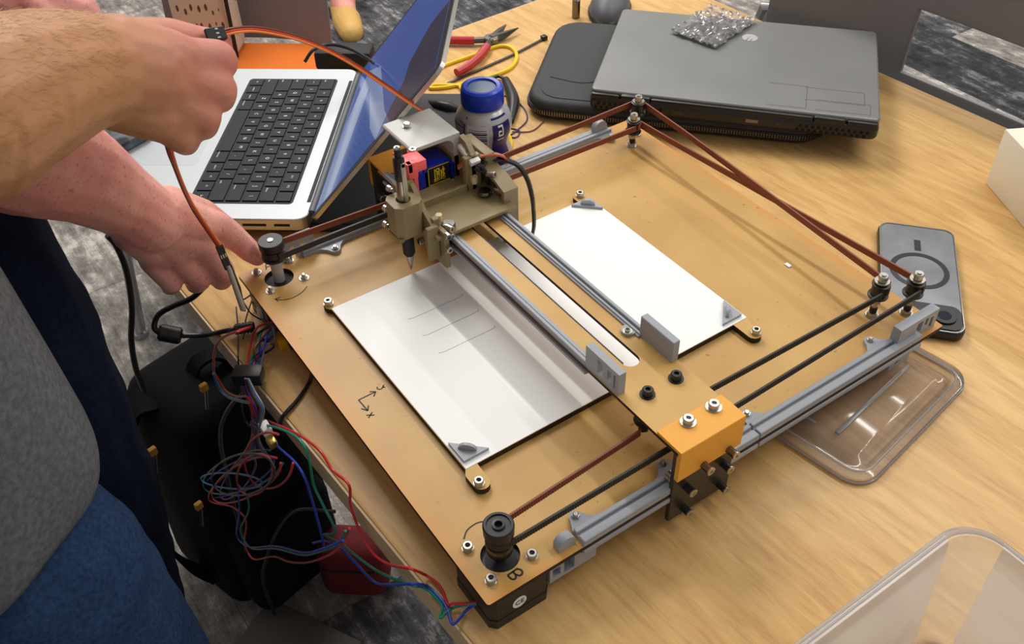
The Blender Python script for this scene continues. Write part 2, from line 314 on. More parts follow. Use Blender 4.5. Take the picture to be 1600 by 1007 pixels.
 'yellow': [[-287.7, 383.5, -36.0], [-290.2, 400.4, -36.0], [-291.1, 440.3, -36.0], [-293.1, 476.8, -36.0], [-282.9, 490.4, -36.0], [-264.0, 488.6, -36.0], [-245.0, 475.5, -36.0], [-232.0, 455.6, -36.0], [-230.1, 429.8, -36.0], [-233.1, 398.1, -36.0], [-238.8, 368.7, -36.0], [-247.4, 351.6, -36.0], [-252.1, 350.7, -36.0], [-252.5, 358.4, -36.0], [-234.4, 380.0, -36.0], [-222.9, 379.3, -36.0], [-203.4, 379.1, -36.0], [-159.8, 373.9, -36.0], [-110.3, 367.9, -36.0], [-83.9, 357.1, -36.0], [-70.8, 341.1, -36.0]],
 'bluewire': [[-206.9, 390.6, -37.0], [-179.2, 414.8, -37.0], [-148.6, 417.3, -37.0], [-120.1, 405.7, -37.0], [-107.7, 386.0, -37.0], [-103.5, 363.3, -37.0], [-137.5, 345.7, -37.0], [-169.8, 326.1, -37.0]],
 'bluewire2': [[-114.4, 377.0, -37.0], [-101.9, 382.0, -37.0], [-93.5, 369.9, -37.0], [-110.2, 358.9, -37.0]],
 'purplewire': [[-106.1, 374.0, -37.0], [-94.0, 392.8, -37.0], [-102.5, 417.3, -37.0]],
 'ziptie': [[-274.6, 541.8, -36.0], [-261.1, 480.5, -36.0], [-253.9, 426.0, -36.0], [-247.1, 373.8, -36.0]],
 'phones': [[-239.0, 343.1, -33.0], [-225.5, 335.1, -33.0], [-204.9, 334.4, -33.0], [-189.5, 347.6, -33.0], [-169.0, 352.7, -33.0]],
 'phones2': [[-207.8, 434.3, -34.0], [-170.1, 418.1, -34.0], [-150.2, 406.3, -34.0], [-121.6, 382.9, -34.0]],
 'earband': [[-209.5, 385.9, -34.0], [-221.8, 429.2, -34.0], [-207.8, 434.3, -34.0]],
 'plierA': [[-334.3, 423.8, -33.0], [-305.8, 462.0, -33.0]],
 'plierB': [[-249.5, 388.7, -33.0], [-259.2, 415.0, -33.0], [-267.2, 444.7, -33.0], [-282.0, 466.5, -33.0]],
 'plierJ': [[-297.2, 482.7, -33.0], [-310.2, 512.3, -33.0]],
 'plierJ2': [[-294.1, 480.7, -33.0], [-290.6, 513.3, -33.0]],
 'backcable': [[-286.8, 207.6, 27.5], [-287.3, 221.2, 38.4], [-289.9, 242.9, 37.3], [-287.1, 265.1, 26.9], [-266.4, 276.3, 20.5], [-251.3, 278.9, 17.7]],
 'clips': {"a": [[286.2, 58.3, 8.0], [305.3, 46.3, 8.0], [314.3, 61.0, 8.0]], "b": [[102.4, 308.6, 8.0], [124.1, 320.5, 8.0], [102.7, 332.7, 8.0]], "c": [[290.6, 321.0, 8.0], [313.2, 308.2, 8.0], [311.4, 327.5, 8.0]]},
 'arm1': [[233.7, -210.8, 329.6], [214.2, -163.4, 319.8], [195.6, -137.8, 314.1], [160.6, -104.3, 300.5], [142.1, -77.8, 288.3], [137.0, -51.5, 273.7]],
 'mcp1': [[132.6, -8.8, 268.9], [145.0, -16.7, 256.3], [150.6, -30.8, 245.7], [151.2, -47.6, 237.7]],
 'pip1': [[110.2, 0.6, 254.5], [118.2, -8.7, 236.2], [123.5, -25.1, 223.3], [127.6, -40.2, 218.2]],
 'dip1': [[91.4, -13.0, 245.7], [93.3, -20.0, 229.7], [100.0, -33.0, 220.2], [106.0, -44.8, 217.5]],
 'thumb1': [[109.1, -55.3, 283.7], [100.8, -27.3, 275.6], [102.0, -9.2, 268.1], [107.9, 1.3, 266.5]],
 'arm2': [[69.0, -200.6, 278.8], [82.8, -159.1, 247.1], [74.0, -127.0, 212.0], [54.0, -102.6, 179.3], [35.3, -78.8, 136.9], [31.0, -62.2, 106.3]],
 'mcp2': [[19.7, -11.0, 72.7], [22.3, -26.2, 60.9], [21.1, -48.1, 56.7], [17.8, -68.9, 60.2]],
 'pip2': [[7.3, 6.1, 39.7], [25.3, -17.4, 28.8], [22.2, -37.9, 27.4], [17.7, -60.1, 31.6]],
 'dip2': [[6.9, 12.8, 25.5], [11.4, -17.9, 10.2], [4.1, -38.6, 11.0], [2.7, -59.5, 18.2]],
 'tip2': [[7.9, 18.9, 16.1], [-9.1, -18.3, 10.0], [-13.4, -38.0, 10.7], [-11.8, -56.7, 17.9]],
 'thumb2': [[20.8, -44.0, 108.1], [0.5, -14.5, 74.2], [-5.3, 6.1, 43.2], [-3.1, 18.3, 20.3]],
 'arm3': [[-239.3, -104.8, 219.5], [-236.6, -67.0, 192.0], [-233.6, -44.6, 177.4], [-235.1, -10.6, 153.5]],
 'redbag': [[-21.7, 20.9, -422.1], [100.8, 28.6, -289.1], [57.0, 25.8, -439.0], [-77.2, 17.4, -601.5]],
 'backpts': {"y1": [[595.7, -150.7, 451.5]], "y2": [[516.8, -155.6, 363.7]]},
 'white': [[140.4, -45.1, -50.3]],
 'bag_pulls': [[-198.4, -29.9, -297.7], [-158.1, -114.9, -321.4], [-137.3, -91.2, -422.9]]
}

# ---------------------------------------------------------------- materials
def wood(name, base, dark, grain, rough=0.42, edge=None):
    m = mat(name, base, rough=rough); nt, b, N, L = add_nodes(m)
    tc = N('ShaderNodeTexCoord'); mp = N('ShaderNodeMapping'); mp.inputs['Scale'].default_value = grain; L(tc.outputs['Object'], mp.inputs['Vector'])
    n1 = N('ShaderNodeTexNoise'); n1.inputs['Scale'].default_value = 2.2; n1.inputs['Detail'].default_value = 7; n1.inputs['Distortion'].default_value = 1.6; L(mp.outputs[0], n1.inputs['Vector'])
    n2 = N('ShaderNodeTexNoise'); n2.inputs['Scale'].default_value = 11; n2.inputs['Detail'].default_value = 8; n2.inputs['Roughness'].default_value = 0.7; L(mp.outputs[0], n2.inputs['Vector'])
    r1 = N('ShaderNodeValToRGB'); r1.color_ramp.elements[0].position = 0.36; r1.color_ramp.elements[1].position = 0.62; r1.color_ramp.elements[0].color = dark; r1.color_ramp.elements[1].color = base
    L(n1.outputs['Fac'], r1.inputs['Fac'])
    r2 = N('ShaderNodeValToRGB'); r2.color_ramp.elements[0].position = 0.30; r2.color_ramp.elements[1].position = 0.50; r2.color_ramp.elements[0].color = (0.72, 0.62, 0.5, 1); r2.color_ramp.elements[1].color = (1, 1, 1, 1)
    L(n2.outputs['Fac'], r2.inputs['Fac'])
    mx = N('ShaderNodeMix'); mx.data_type = 'RGBA'; mx.blend_type = 'MULTIPLY'; mx.inputs[0].default_value = 0.55
    L(r1.outputs[0], mx.inputs[6]); L(r2.outputs[0], mx.inputs[7]); L(mx.outputs[2], b.inputs['Base Color'])
    return m
M_table = wood('table_birch', rgb(222, 180, 116), rgb(204, 160, 98), (3.0, 24, 24), 0.38)
M_tedge = mat('table_edge_band', rgb(214, 184, 140), 0.5, noise_amt=0.12, noise_scale=8, stretch=(1, 8, 30))
M_mdf = mat('plotter_fibreboard', rgb(208, 166, 94), 0.45, col2=rgb(190, 146, 78), noise_scale=9)
def burnt(m):   # laser-scorched margin: distance to the board's own outline darkens to brown
    nt, b, N, L = add_nodes(m); src = b.inputs['Base Color'].links[0].from_socket
    tc = N('ShaderNodeTexCoord'); sp = N('ShaderNodeSeparateXYZ'); L(tc.outputs['Object'], sp.inputs[0])
    def mth(op, a, c, v=None):
        n = N('ShaderNodeMath'); n.operation = op
        if isinstance(a, float): n.inputs[0].default_value = a
        else: L(a, n.inputs[0])
        if isinstance(c, float): n.inputs[1].default_value = c
        else: L(c, n.inputs[1])
        return n.outputs[0]
    dx = mth('MINIMUM', mth('ADD', sp.outputs[0], 0.2065), mth('SUBTRACT', 0.2065, sp.outputs[0]))
    dy = mth('MINIMUM', mth('ADD', sp.outputs[1], 0.2285), mth('SUBTRACT', 0.2285, sp.outputs[1]))
    nz = N('ShaderNodeTexNoise'); nz.inputs['Scale'].default_value = 35; nz.inputs['Detail'].default_value = 4; L(tc.outputs['Object'], nz.inputs['Vector'])
    dd = mth('MINIMUM', dx, dy); dd = mth('SUBTRACT', dd, mth('MULTIPLY', nz.outputs['Fac'], 0.016))
    mr = N('ShaderNodeMapRange'); mr.inputs['From Min'].default_value = -0.012; mr.inputs['From Max'].default_value = 0.004; L(dd, mr.inputs['Value'])
    mx = N('ShaderNodeMix'); mx.data_type = 'RGBA'; L(mr.outputs[0], mx.inputs[0]); mx.inputs[6].default_value = rgb(204, 140, 60); L(src, mx.inputs[7])
    n4 = N('ShaderNodeTexNoise'); n4.inputs['Scale'].default_value = 140; n4.inputs['Detail'].default_value = 2; L(tc.outputs['Object'], n4.inputs['Vector']); r4 = N('ShaderNodeValToRGB'); r4.color_ramp.elements[0].position = 0.70; r4.color_ramp.elements[1].position = 0.76; r4.color_ramp.elements[0].color = (1, 1, 1, 1); r4.color_ramp.elements[1].color = (0.45, 0.36, 0.28, 1); L(n4.outputs[0], r4.inputs[0])
    m4 = N('ShaderNodeMix'); m4.data_type = 'RGBA'; m4.blend_type = 'MULTIPLY'; m4.inputs[0].default_value = 0.8; L(mx.outputs[2], m4.inputs[6]); L(r4.outputs[0], m4.inputs[7]); L(m4.outputs[2], b.inputs['Base Color'])
M_board = mat('plotter_board_face', rgb(206, 164, 92), 0.42, col2=rgb(184, 140, 74), noise_scale=7); burnt(M_board)
M_burn = mat('laser_cut_edge', rgb(52, 34, 24), 0.7, noise_amt=0.4, noise_scale=120)
M_paper = mat('white_paper', rgb(246, 246, 244), 0.6, spec=0.25)
M_grey = mat('grey_printed_plastic', rgb(158, 162, 168), 0.42, bump=0.12, bump_scale=900)
M_greyd = mat('dark_grey_plastic', rgb(92, 94, 98), 0.45)
M_hook = mat('pale_grey_plastic', rgb(196, 196, 190), 0.4)
M_olive = mat('olive_printed_plastic', rgb(140, 124, 88), 0.42, bump=0.15, bump_scale=900)
M_orange = mat('orange_printed_plastic', rgb(240, 170, 62), 0.45, bump=0.12, bump_scale=800)
M_coral = mat('coral_plastic', rgb(250, 104, 104), 0.4)
M_blackp = mat('black_plastic', rgb(34, 33, 33), 0.4)
M_blackm = mat('black_matt', rgb(24, 24, 25), 0.65)
M_acryl = mat('black_end_plate', rgb(48, 43, 38), 0.35)
M_steel = mat('steel', rgb(190, 187, 180), 0.3, metal=1.0)
M_steeld = mat('dark_steel', rgb(120, 116, 110), 0.3, metal=1.0)
M_socket = mat('hex_socket_dark', rgb(74, 70, 66), 0.5, metal=0.6)
M_beltb = mat('black_rubber', rgb(46, 42, 38), 0.55)
M_beltr = mat('red_brown_rubber', rgb(136, 72, 52), 0.55)
M_ink = mat('marker_ink', rgb(38, 30, 26), 0.6)
M_pencil = mat('pencil_line', rgb(150, 150, 150), 0.7)
M_servo = mat('blue_translucent_plastic', rgb(20, 48, 190), 0.18, trans=0.25)
M_yellow = mat('yellow_plastic', rgb(240, 206, 30), 0.4)
M_white = mat('white_plastic', rgb(236, 236, 232), 0.4)
M_alu = mat('silver_aluminium', rgb(186, 190, 192), 0.4, metal=0.3)
M_aluedge = mat('silver_aluminium_edge', rgb(196, 190, 182), 0.3, metal=0.9)
M_key = mat('black_keycap', rgb(22, 24, 30), 0.5, spec=0.25)
M_legend = mat('key_legend_white', rgb(225, 228, 232), 0.5)
M_darklid = mat('charcoal_laptop_lid', rgb(140, 140, 137), 0.4, metal=0.35, noise_amt=0.08, noise_scale=14)
M_sleeve = mat('black_sleeve_fabric', rgb(50, 52, 54), 0.62, bump=0.3, bump_scale=1500)
M_skinH = None

# ---------------------------------------------------------------- floor of carpet tiles
def carpet(name, a, b_, c):
    m = mat(name, a, rough=0.95, spec=0.1); nt, b, N, L = add_nodes(m)
    tc = N('ShaderNodeTexCoord'); mp = N('ShaderNodeMapping'); mp.inputs['Scale'].default_value = (2.2, 14, 1); L(tc.outputs['Object'], mp.inputs['Vector'])
    n = N('ShaderNodeTexNoise'); n.inputs['Scale'].default_value = 2.0; n.inputs['Detail'].default_value = 8; n.inputs['Roughness'].default_value = 0.72; L(mp.outputs[0], n.inputs['Vector'])
    n2 = N('ShaderNodeTexNoise'); n2.inputs['Scale'].default_value = 9; n2.inputs['Detail'].default_value = 6; n2.inputs['Roughness'].default_value = 0.8; L(tc.outputs['Object'], n2.inputs['Vector'])
    ad = N('ShaderNodeMath'); ad.operation = 'ADD'; L(n.outputs[0], ad.inputs[0]); L(n2.outputs[0], ad.inputs[1])
    hf = N('ShaderNodeMath'); hf.operation = 'MULTIPLY'; L(ad.outputs[0], hf.inputs[0]); hf.inputs[1].default_value = 0.5
    r = N('ShaderNodeValToRGB'); r.color_ramp.elements[0].position = 0.42; r.color_ramp.elements[0].color = a; r.color_ramp.elements[1].position = 0.60; r.color_ramp.elements[1].color = b_
    e = r.color_ramp.elements.new(0.52); e.color = c; L(hf.outputs[0], r.inputs[0]); L(r.outputs[0], b.inputs['Base Color'])
    bp = N('ShaderNodeBump'); bp.inputs['Strength'].default_value = 0.5; bp.inputs['Distance'].default_value = 0.003; n3 = N('ShaderNodeTexNoise'); n3.inputs['Scale'].default_value = 260; L(tc.outputs['Object'], n3.inputs['Vector']); L(n3.outputs[0], bp.inputs['Height']); L(bp.outputs[0], b.inputs['Normal'])
    return m
carp = [carpet('carpet_charcoal', rgb(52, 52, 54), rgb(158, 156, 154), rgb(88, 88, 90)), carpet('carpet_grey', rgb(98, 94, 90), rgb(206, 198, 188), rgb(146, 140, 134)), carpet('carpet_dark', rgb(44, 44, 46), rgb(120, 120, 120), rgb(66, 66, 68))]
mb = MB(); mb.box(-4200, 2600, -1700, 5200, -790, -784)
floor = obj('floor', mb, M_blackm, origin=(0, 0, -778)); tag(floor, kind='structure')
meshes = []
for k in range(3):
    m_ = MB(); m_.box(-499.8, 499.8, -124.8, 124.8, -6, 0, bev=0.6, seg=1); o = obj('carpet_tile', m_, carp[k], floor, origin=(0, 0, 0)); meshes.append(o)
used = set()
for i in range(-5, 3):
    for j in range(-7, 21):
        k = random.choice([0, 0, 1, 1, 2])
        if i <= -1 and -5 <= j <= 3: k = 1
        src = meshes[k]
        loc = (i*1000+500+(j % 3)*333-120, j*250+40, -778)
        if k not in used: o = src; used.add(k)
        else: o = src.copy(); C.objects.link(o); o.parent = floor
        o.location = (Vector(loc)-ORG['floor'])*S
        o.rotation_euler = (0, 0, 0)
# ---------------------------------------------------------------- table
TA = math.radians(3.6); TE = Vector((math.cos(TA), math.sin(TA), 0)); TN = Vector((-math.sin(TA), math.cos(TA), 0))
T0 = Vector((-34, -40, -38))
def tp(a, b, z=-38): q = T0+TE*a+TN*b; return (q.x, q.y, z)
table = thing('table', tp(380, 430, -778), 'birch laminate table holding the drawing machine, laptops and bottle', 'table', rot=TA, org=(0, 0, 0))
# local frame: x along the long side, y across; centre of the top at (0,0)
hx0, hx1, hy0, hy1 = -316-380+8, 1250-380, -430, 430
mb = MB(); mb.box(hx0, hx1, hy0, hy1, 740-27, 740, bev=3, mi=0)
for f in mb.bm.faces:
    if abs(f.normal.z) < 0.5 or f.calc_center_median().z < 730: f.material_index = 0
top = obj('table_top', mb, [M_table], table)
mb = MB()
poly = rrect(hx0-1.6, hx1+1.6, hy0-1.6, hy1+1.6, 4); hole = rrect(hx0+0.2, hx1-0.2, hy0+0.2, hy1-0.2, 3)
mb.prism(poly, 714.5, 738.2, holes=[hole[::-1]]); obj('edge_band', mb, M_tedge, table)
M_leg = mat('white_powder_coat', rgb(222, 222, 220), 0.4)
for (lx, ly) in ((hx0+70, hy0+110), (hx0+70, hy1-70), (hx1-70, hy0+110), (hx1-70, hy1-70)):
    mb = MB(); mb.cyl((lx, ly, 30), (lx, ly, 716), 19, n=20); mb.cyl((lx, ly, 703), (lx, ly, 714), 55, n=24)
    mb.cyl((lx-16, ly, 28), (lx+16, ly, 28), 28, n=24, bev=4); obj('leg', mb, M_leg, table)

# ---------------------------------------------------------------- drawing machine: base
pl = thing('drawing_machine', (206, 228, -38), 'flat fibreboard pen plotter base with rails, belts and pulleys on the table', 'machine')
BX, BY = 412.4, 456.8
BC = (206.2, 228.4, 0)
mb = MB(); mb.prism(rrect(0, BX, 0, BY, 2), -4, 0, holes=[circ(25.5, 29, 13.2)[::-1], circ(385, 28, 13.6)[::-1]], mi=0, ms=1)
board = obj('base_board', mb, [M_board, M_burn], pl, origin=BC)
# screws
def screw(name, r=3.7, h=3.4, washer=4.2, m=M_steel):
    mb = MB(); mb.lathe([(washer, 0), (washer, 0.6), (r, 0.6), (r, h+0.3), (r-0.5, h+0.8), (1.9, h+0.8), (1.7, h-1.6)], n=20, cap=True)
    o = obj(name, mb, m, pl, origin=(0, 0, 0)); 
    k = MB(); k.cyl((0, 0, h-1.55), (0, 0, h-1.5), 1.65, n=6); s = obj('hex_socket', k, M_socket, o, origin=(0, 0, 0)); s.location = (0, 0, 0)
    return o
def nutscrew():
    mb = MB(); mb.cyl((0, 0, 0), (0, 0, 0.7), 4.6, n=20); mb.cyl((0, 0, 0.7), (0, 0, 3.0), 3.2, n=6); mb.lathe([(2.1, 3.0), (2.1, 4.6), (1.4, 5.2)], n=14)
    return obj('screw', mb, M_steel, pl, origin=(0, 0, 0), label=None) if False else obj('screw', mb, M_steel, pl, origin=(0, 0, 0))
sc = screw('screw'); sc.location = (Vector((91, 47, 6))-ORG[pl.name])*S
for p in ((330, 47, 6), (331.5, 319, 6), (90.5, 321, 6)): inst(sc, 'screw', pl, p)
ns = nutscrew(); ns.location = (Vector((8, 15, 0))-ORG[pl.name])*S
for p in ((39, 15, 0), (40, 47, 0), (9, 46, 0)): inst(ns, 'screw', pl, p)
for p in ((368, 13, 0), (398, 12, 0), (398, 45, 0), (366, 47, 0)): inst(sc, 'screw', pl, p)
# stepper motors under the corners
def motor(cx, cy, rot, ce):
    mb = MB(); M = Matrix.Translation((cx, cy, 0)) @ Matrix.Rotation(rot, 4, 'Z')
    c = 4.5; q = 24.4; P = [(-q, -q+c), (-q+c, -q), (q-c, -q), (q, -q+c), (q, q-c), (q-c, q), (-q+c, q), (-q, q-c)]
    mb.prism(P, -38, -29, M=M); mb.prism(P, -12, -4.1, M=M)
    P2 = [(a*0.985, b*0.985) for a, b in P]; mb.prism(P2, -29.2, -11.8, M=M)
    o = obj('stepper_motor', mb, M_blackp, pl, origin=(cx, cy, -38))
    k = MB(); k.box(-26.5, -20.5, -8, 8, -27, -17, bev=0.6, M=M); s = obj('cable_socket', k, M_white, o)
    k = MB(); k.cyl((cx, cy, -4.05), (cx, cy, -3.2), 11, n=32); obj('pilot_ring', k, M_blackm, o)
    if ce:
        k = MB(); k.cyl((0, 0, 0), (0, 0, 0.25), 5.6, n=28, M=Matrix.Translation((cx+24.2, cy-2, -21)) @ Matrix.Rotation(math.pi/2, 4, 'Y'))
        obj('round_sticker', k, M_white, o)
        t = text_bm('CE', 6.2, 0.1); k = MB(); R = Matrix(((0, 0, 1), (1, 0, 0), (0, 1, 0))).to_4x4()
        k.merge(t, 0, Matrix.Translation((cx+24.55, cy-2, -21)) @ R); obj('ce_mark', k, M_blackm, o)
    return o
motor(27, 28, 0, False); motor(386.6, 27.5, 0, True)
# pulleys on shafts
mb = MB(); mb.cyl((25.5, 29, -3), (25.5, 29, 25), 5.2, n=24, bev=0.4); obj('shaft_coupling', mb, M_alu, pl)
mb = MB(); mb.lathe([(10.6, 23), (10.9, 24), (10.9, 25), (8.6, 26), (8.6, 33.5), (10.9, 34.5), (11.2, 41.4), (10.6, 42.2)], c=(25.5, 29, 0), n=32); o = obj('pulley', mb, M_blackp, pl)
mb = MB(); mb.cyl((25.5, 29, 42.1), (25.5, 29, 43.0), 2.6, n=16); obj('shaft_end', mb, M_steel, o)
mb = MB(); mb.cyl((384.5, 28, -3), (384.5, 28, 8), 3.6, n=20); mb.lathe([(8.6, 5), (9.0, 6), (9.0, 13.6), (8.2, 14.5)], c=(384.5, 28, 0), n=28); obj('pulley_hub', mb, M_steeld, pl)
mb = MB(); mb.lathe([(9.6, 14), (9.6, 15.4), (7.6, 16), (7.6, 24), (10.4, 25), (10.6, 33.2), (9.8, 34.2), (8.2, 34.2), (8.0, 33.2), (4.6, 33.2), (4.4, 34.4), (2.7, 34.6), (2.5, 31)], c=(384.5, 28, 0), n=32); obj('pulley', mb, M_blackp, pl)
# idler posts at the corners
def post(x, y, hi, tall=43):
    mb = MB(); mb.cyl((x, y, 0), (x, y, tall+1), 2.2, n=14); mb.cyl((x, y, 0.1), (x, y, 1.0), 5.8, n=22); mb.cyl((x, y, 1), (x, y, 4.6), 4.8, n=6)
    mb.cyl((x, y, hi-15), (x, y, hi-11.2), 4.4, n=6); mb.cyl((x, y, tall-6.6), (x, y, tall-5.6), 6.2, n=22)
    mb.lathe([(3.4, tall-5.4), (4.3, tall-5.2), (4.3, tall-0.8), (3.6, tall), (2.3, tall), (2.2, tall-2)], c=(x, y, 0), n=22)
    o = obj('idler_post', mb, M_steel, pl, origin=(x, y, 0))
    k = MB(); k.lathe([(8.4, hi-8), (8.6, hi-7.2), (8.4, hi-6.6), (6.6, hi-6), (6.6, hi+3.4), (7.6, hi+4), (7.6, hi+5), (6, hi+5.6)], c=(x, y, 0), n=28); obj('toothed_idler', k, M_blackp, o)
    k = MB(); k.cyl((x, y, 4.6), (x, y, 9), 3.2, n=16); obj('spacer', k, M_blackm, o)
post(369, 419, 30, 44); post(384, 444.5, 30, 44); post(43, 427, 25, 38); post(28, 445, 34, 46)
# belts
def belt(path, col, teeth=1, name='drive_belt', w=6, parent=None):
    mb = MB(); P = [Vector(p) for p in path]; mb.band(P, w, 1.5)
    # teeth on one flank, one every 2 mm
    for a, b in zip(P, P[1:]):
        L = (b-a).length; d = (b-a).normalized(); n_ = Vector((-d.y, d.x, 0)).normalized()*teeth
        k = int(L/2.0)
        ang = math.atan2(d.y, d.x)
        for i in range(k):
            q = a+d*(i*2.0+1)+n_*0.82
            M = Matrix.Translation(q) @ Matrix.Rotation(ang, 4, 'Z')
            mb.box(-0.45, 0.45, -0.2, 0.2, -w/2, w/2, M=M)
    return obj(name, mb, col, parent or pl, smooth=None, recalc=False)
def arc(cx, cy, r, a0, a1, z, n=10): return [(cx+r*math.cos(math.radians(a0+(a1-a0)*i/n)), cy+r*math.sin(math.radians(a0+(a1-a0)*i/n)), z) for i in range(n+1)]
belt([(371.6, 222, 28), (376.2, 412, 30)], M_beltb, -1)
belt([(395, 222, 28), (392, 441, 30)], M_beltb, -1)
belt([(376.5, 26, 20), (373, 158, 27)], M_beltr, -1)
belt(arc(384.5, 28, 8.6, 180, 360, 20)+[(394, 34, 22), (397.5, 168, 29)], M_beltb, -1)
belt([(36.6, 30, 30), (36.8, 142, 30)], M_beltb, 1)
belt(arc(25.5, 29, 9.4, -180, 0, 30), M_beltb, 1)
belt([(17, 34, 30), (22.5, 150, 30)], M_beltr, 1)
belt([(20.5, 442, 34), (23, 230, 32)], M_beltr, 1); belt([(50, 424, 25), (50, 232, 27)], M_beltr, 1)
belt(arc(43, 427, 7.4, 0, 90, 25, 6)+[(100, 436.5, 26), (385, 452.4, 30)], M_beltr, 1)
belt(arc(28, 445, 7.4, 180, 80, 34, 6)+[(100, 448, 34), (372, 427, 32)], M_beltr, 1)
belt(arc(369, 419, 7.4, 100, -5, 30, 8), M_beltb, 1); belt(arc(384, 444.5, 7.4, 85, -5, 30, 8), M_beltb, 1)
# edge rails: one pair on each long margin (top and underside of the board)
def rail_seg(y0, y1, tabs, side):
    # side +1: the near margin (x about 404); -1: mirrored to x about 8
    def X(x): return x if side > 0 else BX-x
    edge = [(410.5, y0), (410.5, y1)]
    pts = [(X(399), y0)]
    for ty in tabs:
        lo = max(ty-17, y0); hi = min(ty+17, y1)
        if ty-17 >= y0: pts += [(X(399), ty-17), (X(397.4), ty-11), (X(393), ty-6.5)]
        else: pts += [(X(392), ty-5.5)]
        pts += [(X(389), ty-4.6), (X(386.8), ty-2.6), (X(386), ty), (X(386.8), ty+2.6), (X(389), ty+4.6)]
        if ty+17 <= y1: pts += [(X(393), ty+6.5), (X(397.4), ty+11), (X(399), ty+17)]
        else: pts += [(X(392), ty+5.5)]
    pts += [(X(399), y1), (X(412.6), y1), (X(412.6), y0)]
    if side < 0: pts = pts[::-1]
    mb = MB(); mb.prism(pts, 0, 3.4)
    xa, xb = sorted((X(400), X(404))); mb.box(xa, xb, y0, y1, 3.2, 6.6, bev=0.5, seg=1)
    xa, xb = sorted((X(406), X(412.6))); mb.box(xa, xb, y0, y1, 3.2, 5.6, bev=0.5, seg=1)
    o = obj('guide_rail', mb, M_grey, pl)
    for ty in tabs: inst(ns_s, 'screw', pl, (X(391), ty, 3.4))
mb = MB(); mb.cyl((0, 0, 0), (0, 0, 1.6), 3.0, n=6); mb.lathe([(2.2, 1.6), (2.2, 2.8), (1.6, 3.3)], n=14); ns_s = obj('screw', mb, M_steel, pl, origin=(0, 0, 0)); ns_s.location = (Vector((391, 167, 3.4))-ORG[pl.name])*S
rail_seg(78, 242, (87, 167), 1); rail_seg(243.5, 428, (250, 390), 1)
rail_seg(60, 242, (88, 167), -1); rail_seg(243.5, 424, (250, 415), -1)
for y0, y1 in ((78, 242), (243.5, 430)):
    mb = MB(); mb.box(401, 413.4, y0, y1, -9, -4.3, bev=0.6); mb.box(405, 409, y0, y1, -12.5, -9.8, bev=0.5, seg=1); obj('lower_rail', mb, M_grey, pl)
    mb = MB(); mb.box(-1, 11, y0, y1, -9, -4.3, bev=0.6); obj('lower_rail', mb, M_grey, pl)
# end stops that clasp the board edge
def window_block(a0, a1, z0, z1, x0, x1, win, name='end_stop', m=M_grey, parent=None, axis='y'):
    """block a0..a1 along y (or x), z0..z1 tall, with rectangular pockets through its face"""
    mb = MB(); holes = [[(h[0], h[2]), (h[0], h[3]), (h[1], h[3]), (h[1], h[2])] for h in win]
    poly = [(a0, z0), (a1, z0), (a1, z1), (a0, z1)]
    if axis == 'y': M = Matrix(((0, 0, 1, 0), (1, 0, 0, 0), (0, 1, 0, 0), (0, 0, 0, 1)))
    else: M = Matrix(((1, 0, 0, 0), (0, 0, 1, 0), (0, 1, 0, 0), (0, 0, 0, 1)))
    mb.prism(poly, x0, x1, holes=holes, M=M)
    # dark backing so that the pockets are blind
    return obj(name, mb, m, parent or pl)
window_block(402, 450, -4, 20, 400, 408, [(424, 431, 4, 16), (434, 438, 8, 16), (441, 445, 3, 14)])
mb = MB(); mb.box(400.5, 407.5, 403, 428, -27, -4.2, bev=0.6); o = obj('end_stop', mb, M_grey, pl); 
k = MB(); k.prism([(410, -22), (419, -18), (416, -10)], 407.4, 407.7, M=Matrix(((0, 0, 1, 0), (1, 0, 0, 0), (0, 1, 0, 0), (0, 0, 0, 1)))); obj('arrow_recess', k, M_blackm, o)
window_block(52, 92, -26, -6, 402, 409, [(54.5, 61, -21, -12), (64, 73, -23, -9)])
mb = MB(); YZ = Matrix(((0, 0, 1, 0), (1, 0, 0, 0), (0, 1, 0, 0), (0, 0, 0, 1)))
def dome(y0, y1, z0, z1): 
    r = (y1-y0)/2; c = (y0+y1)/2; return [(y0, z0), (y1, z0)]+[(c+r*math.cos(math.radians(a)), z1-r+r*math.sin(math.radians(a))) for a in range(0, 181, 18)]
mb.prism(dome(61, 75, -4, 11), 400, 407, M=YZ); obj('end_stop', mb, M_grey, pl)
mb = MB(); mb.prism(dome(404, 420, -6, 18), 2, 9, M=YZ); obj('end_stop', mb, M_grey, pl)
window_block(40, 74, -6, 22, 2, 9, [(50, 56, -2, 14), (60, 67, 2, 16)])
# paper holder plate
mb = MB()
def tabpoly():
    x0, x1, y0, y1 = 98, 315.5, 46, 327
    def ear(cx, cy, a0, a1): return [(cx+6.4*math.cos(math.radians(a)), cy+6.4*math.sin(math.radians(a))) for a in range(a0, a1+1, 15)]
    p = [(98, 56)]+ear(91, 49, 90, 270)+[(95, 42.8), (99.5, 46)]
    p += [(x1-2, 46), (x1+3, 42.8)]+ear(330, 49, 270, 450)+[(313.8, 56)]
    p += [(313.8, 311)]+ear(331, 317.5, 270, 450)+[(322, 323.8), (313.8, 326.6), (98, 326.6), (95, 326.6)]+ear(91, 320, 90, 270)+[(98, 313.6)]
    return p
mb.prism(tabpoly(), 0.05, 5.4, mi=0, ms=1); obj('paper_holder', mb, [M_mdf, M_burn], pl)
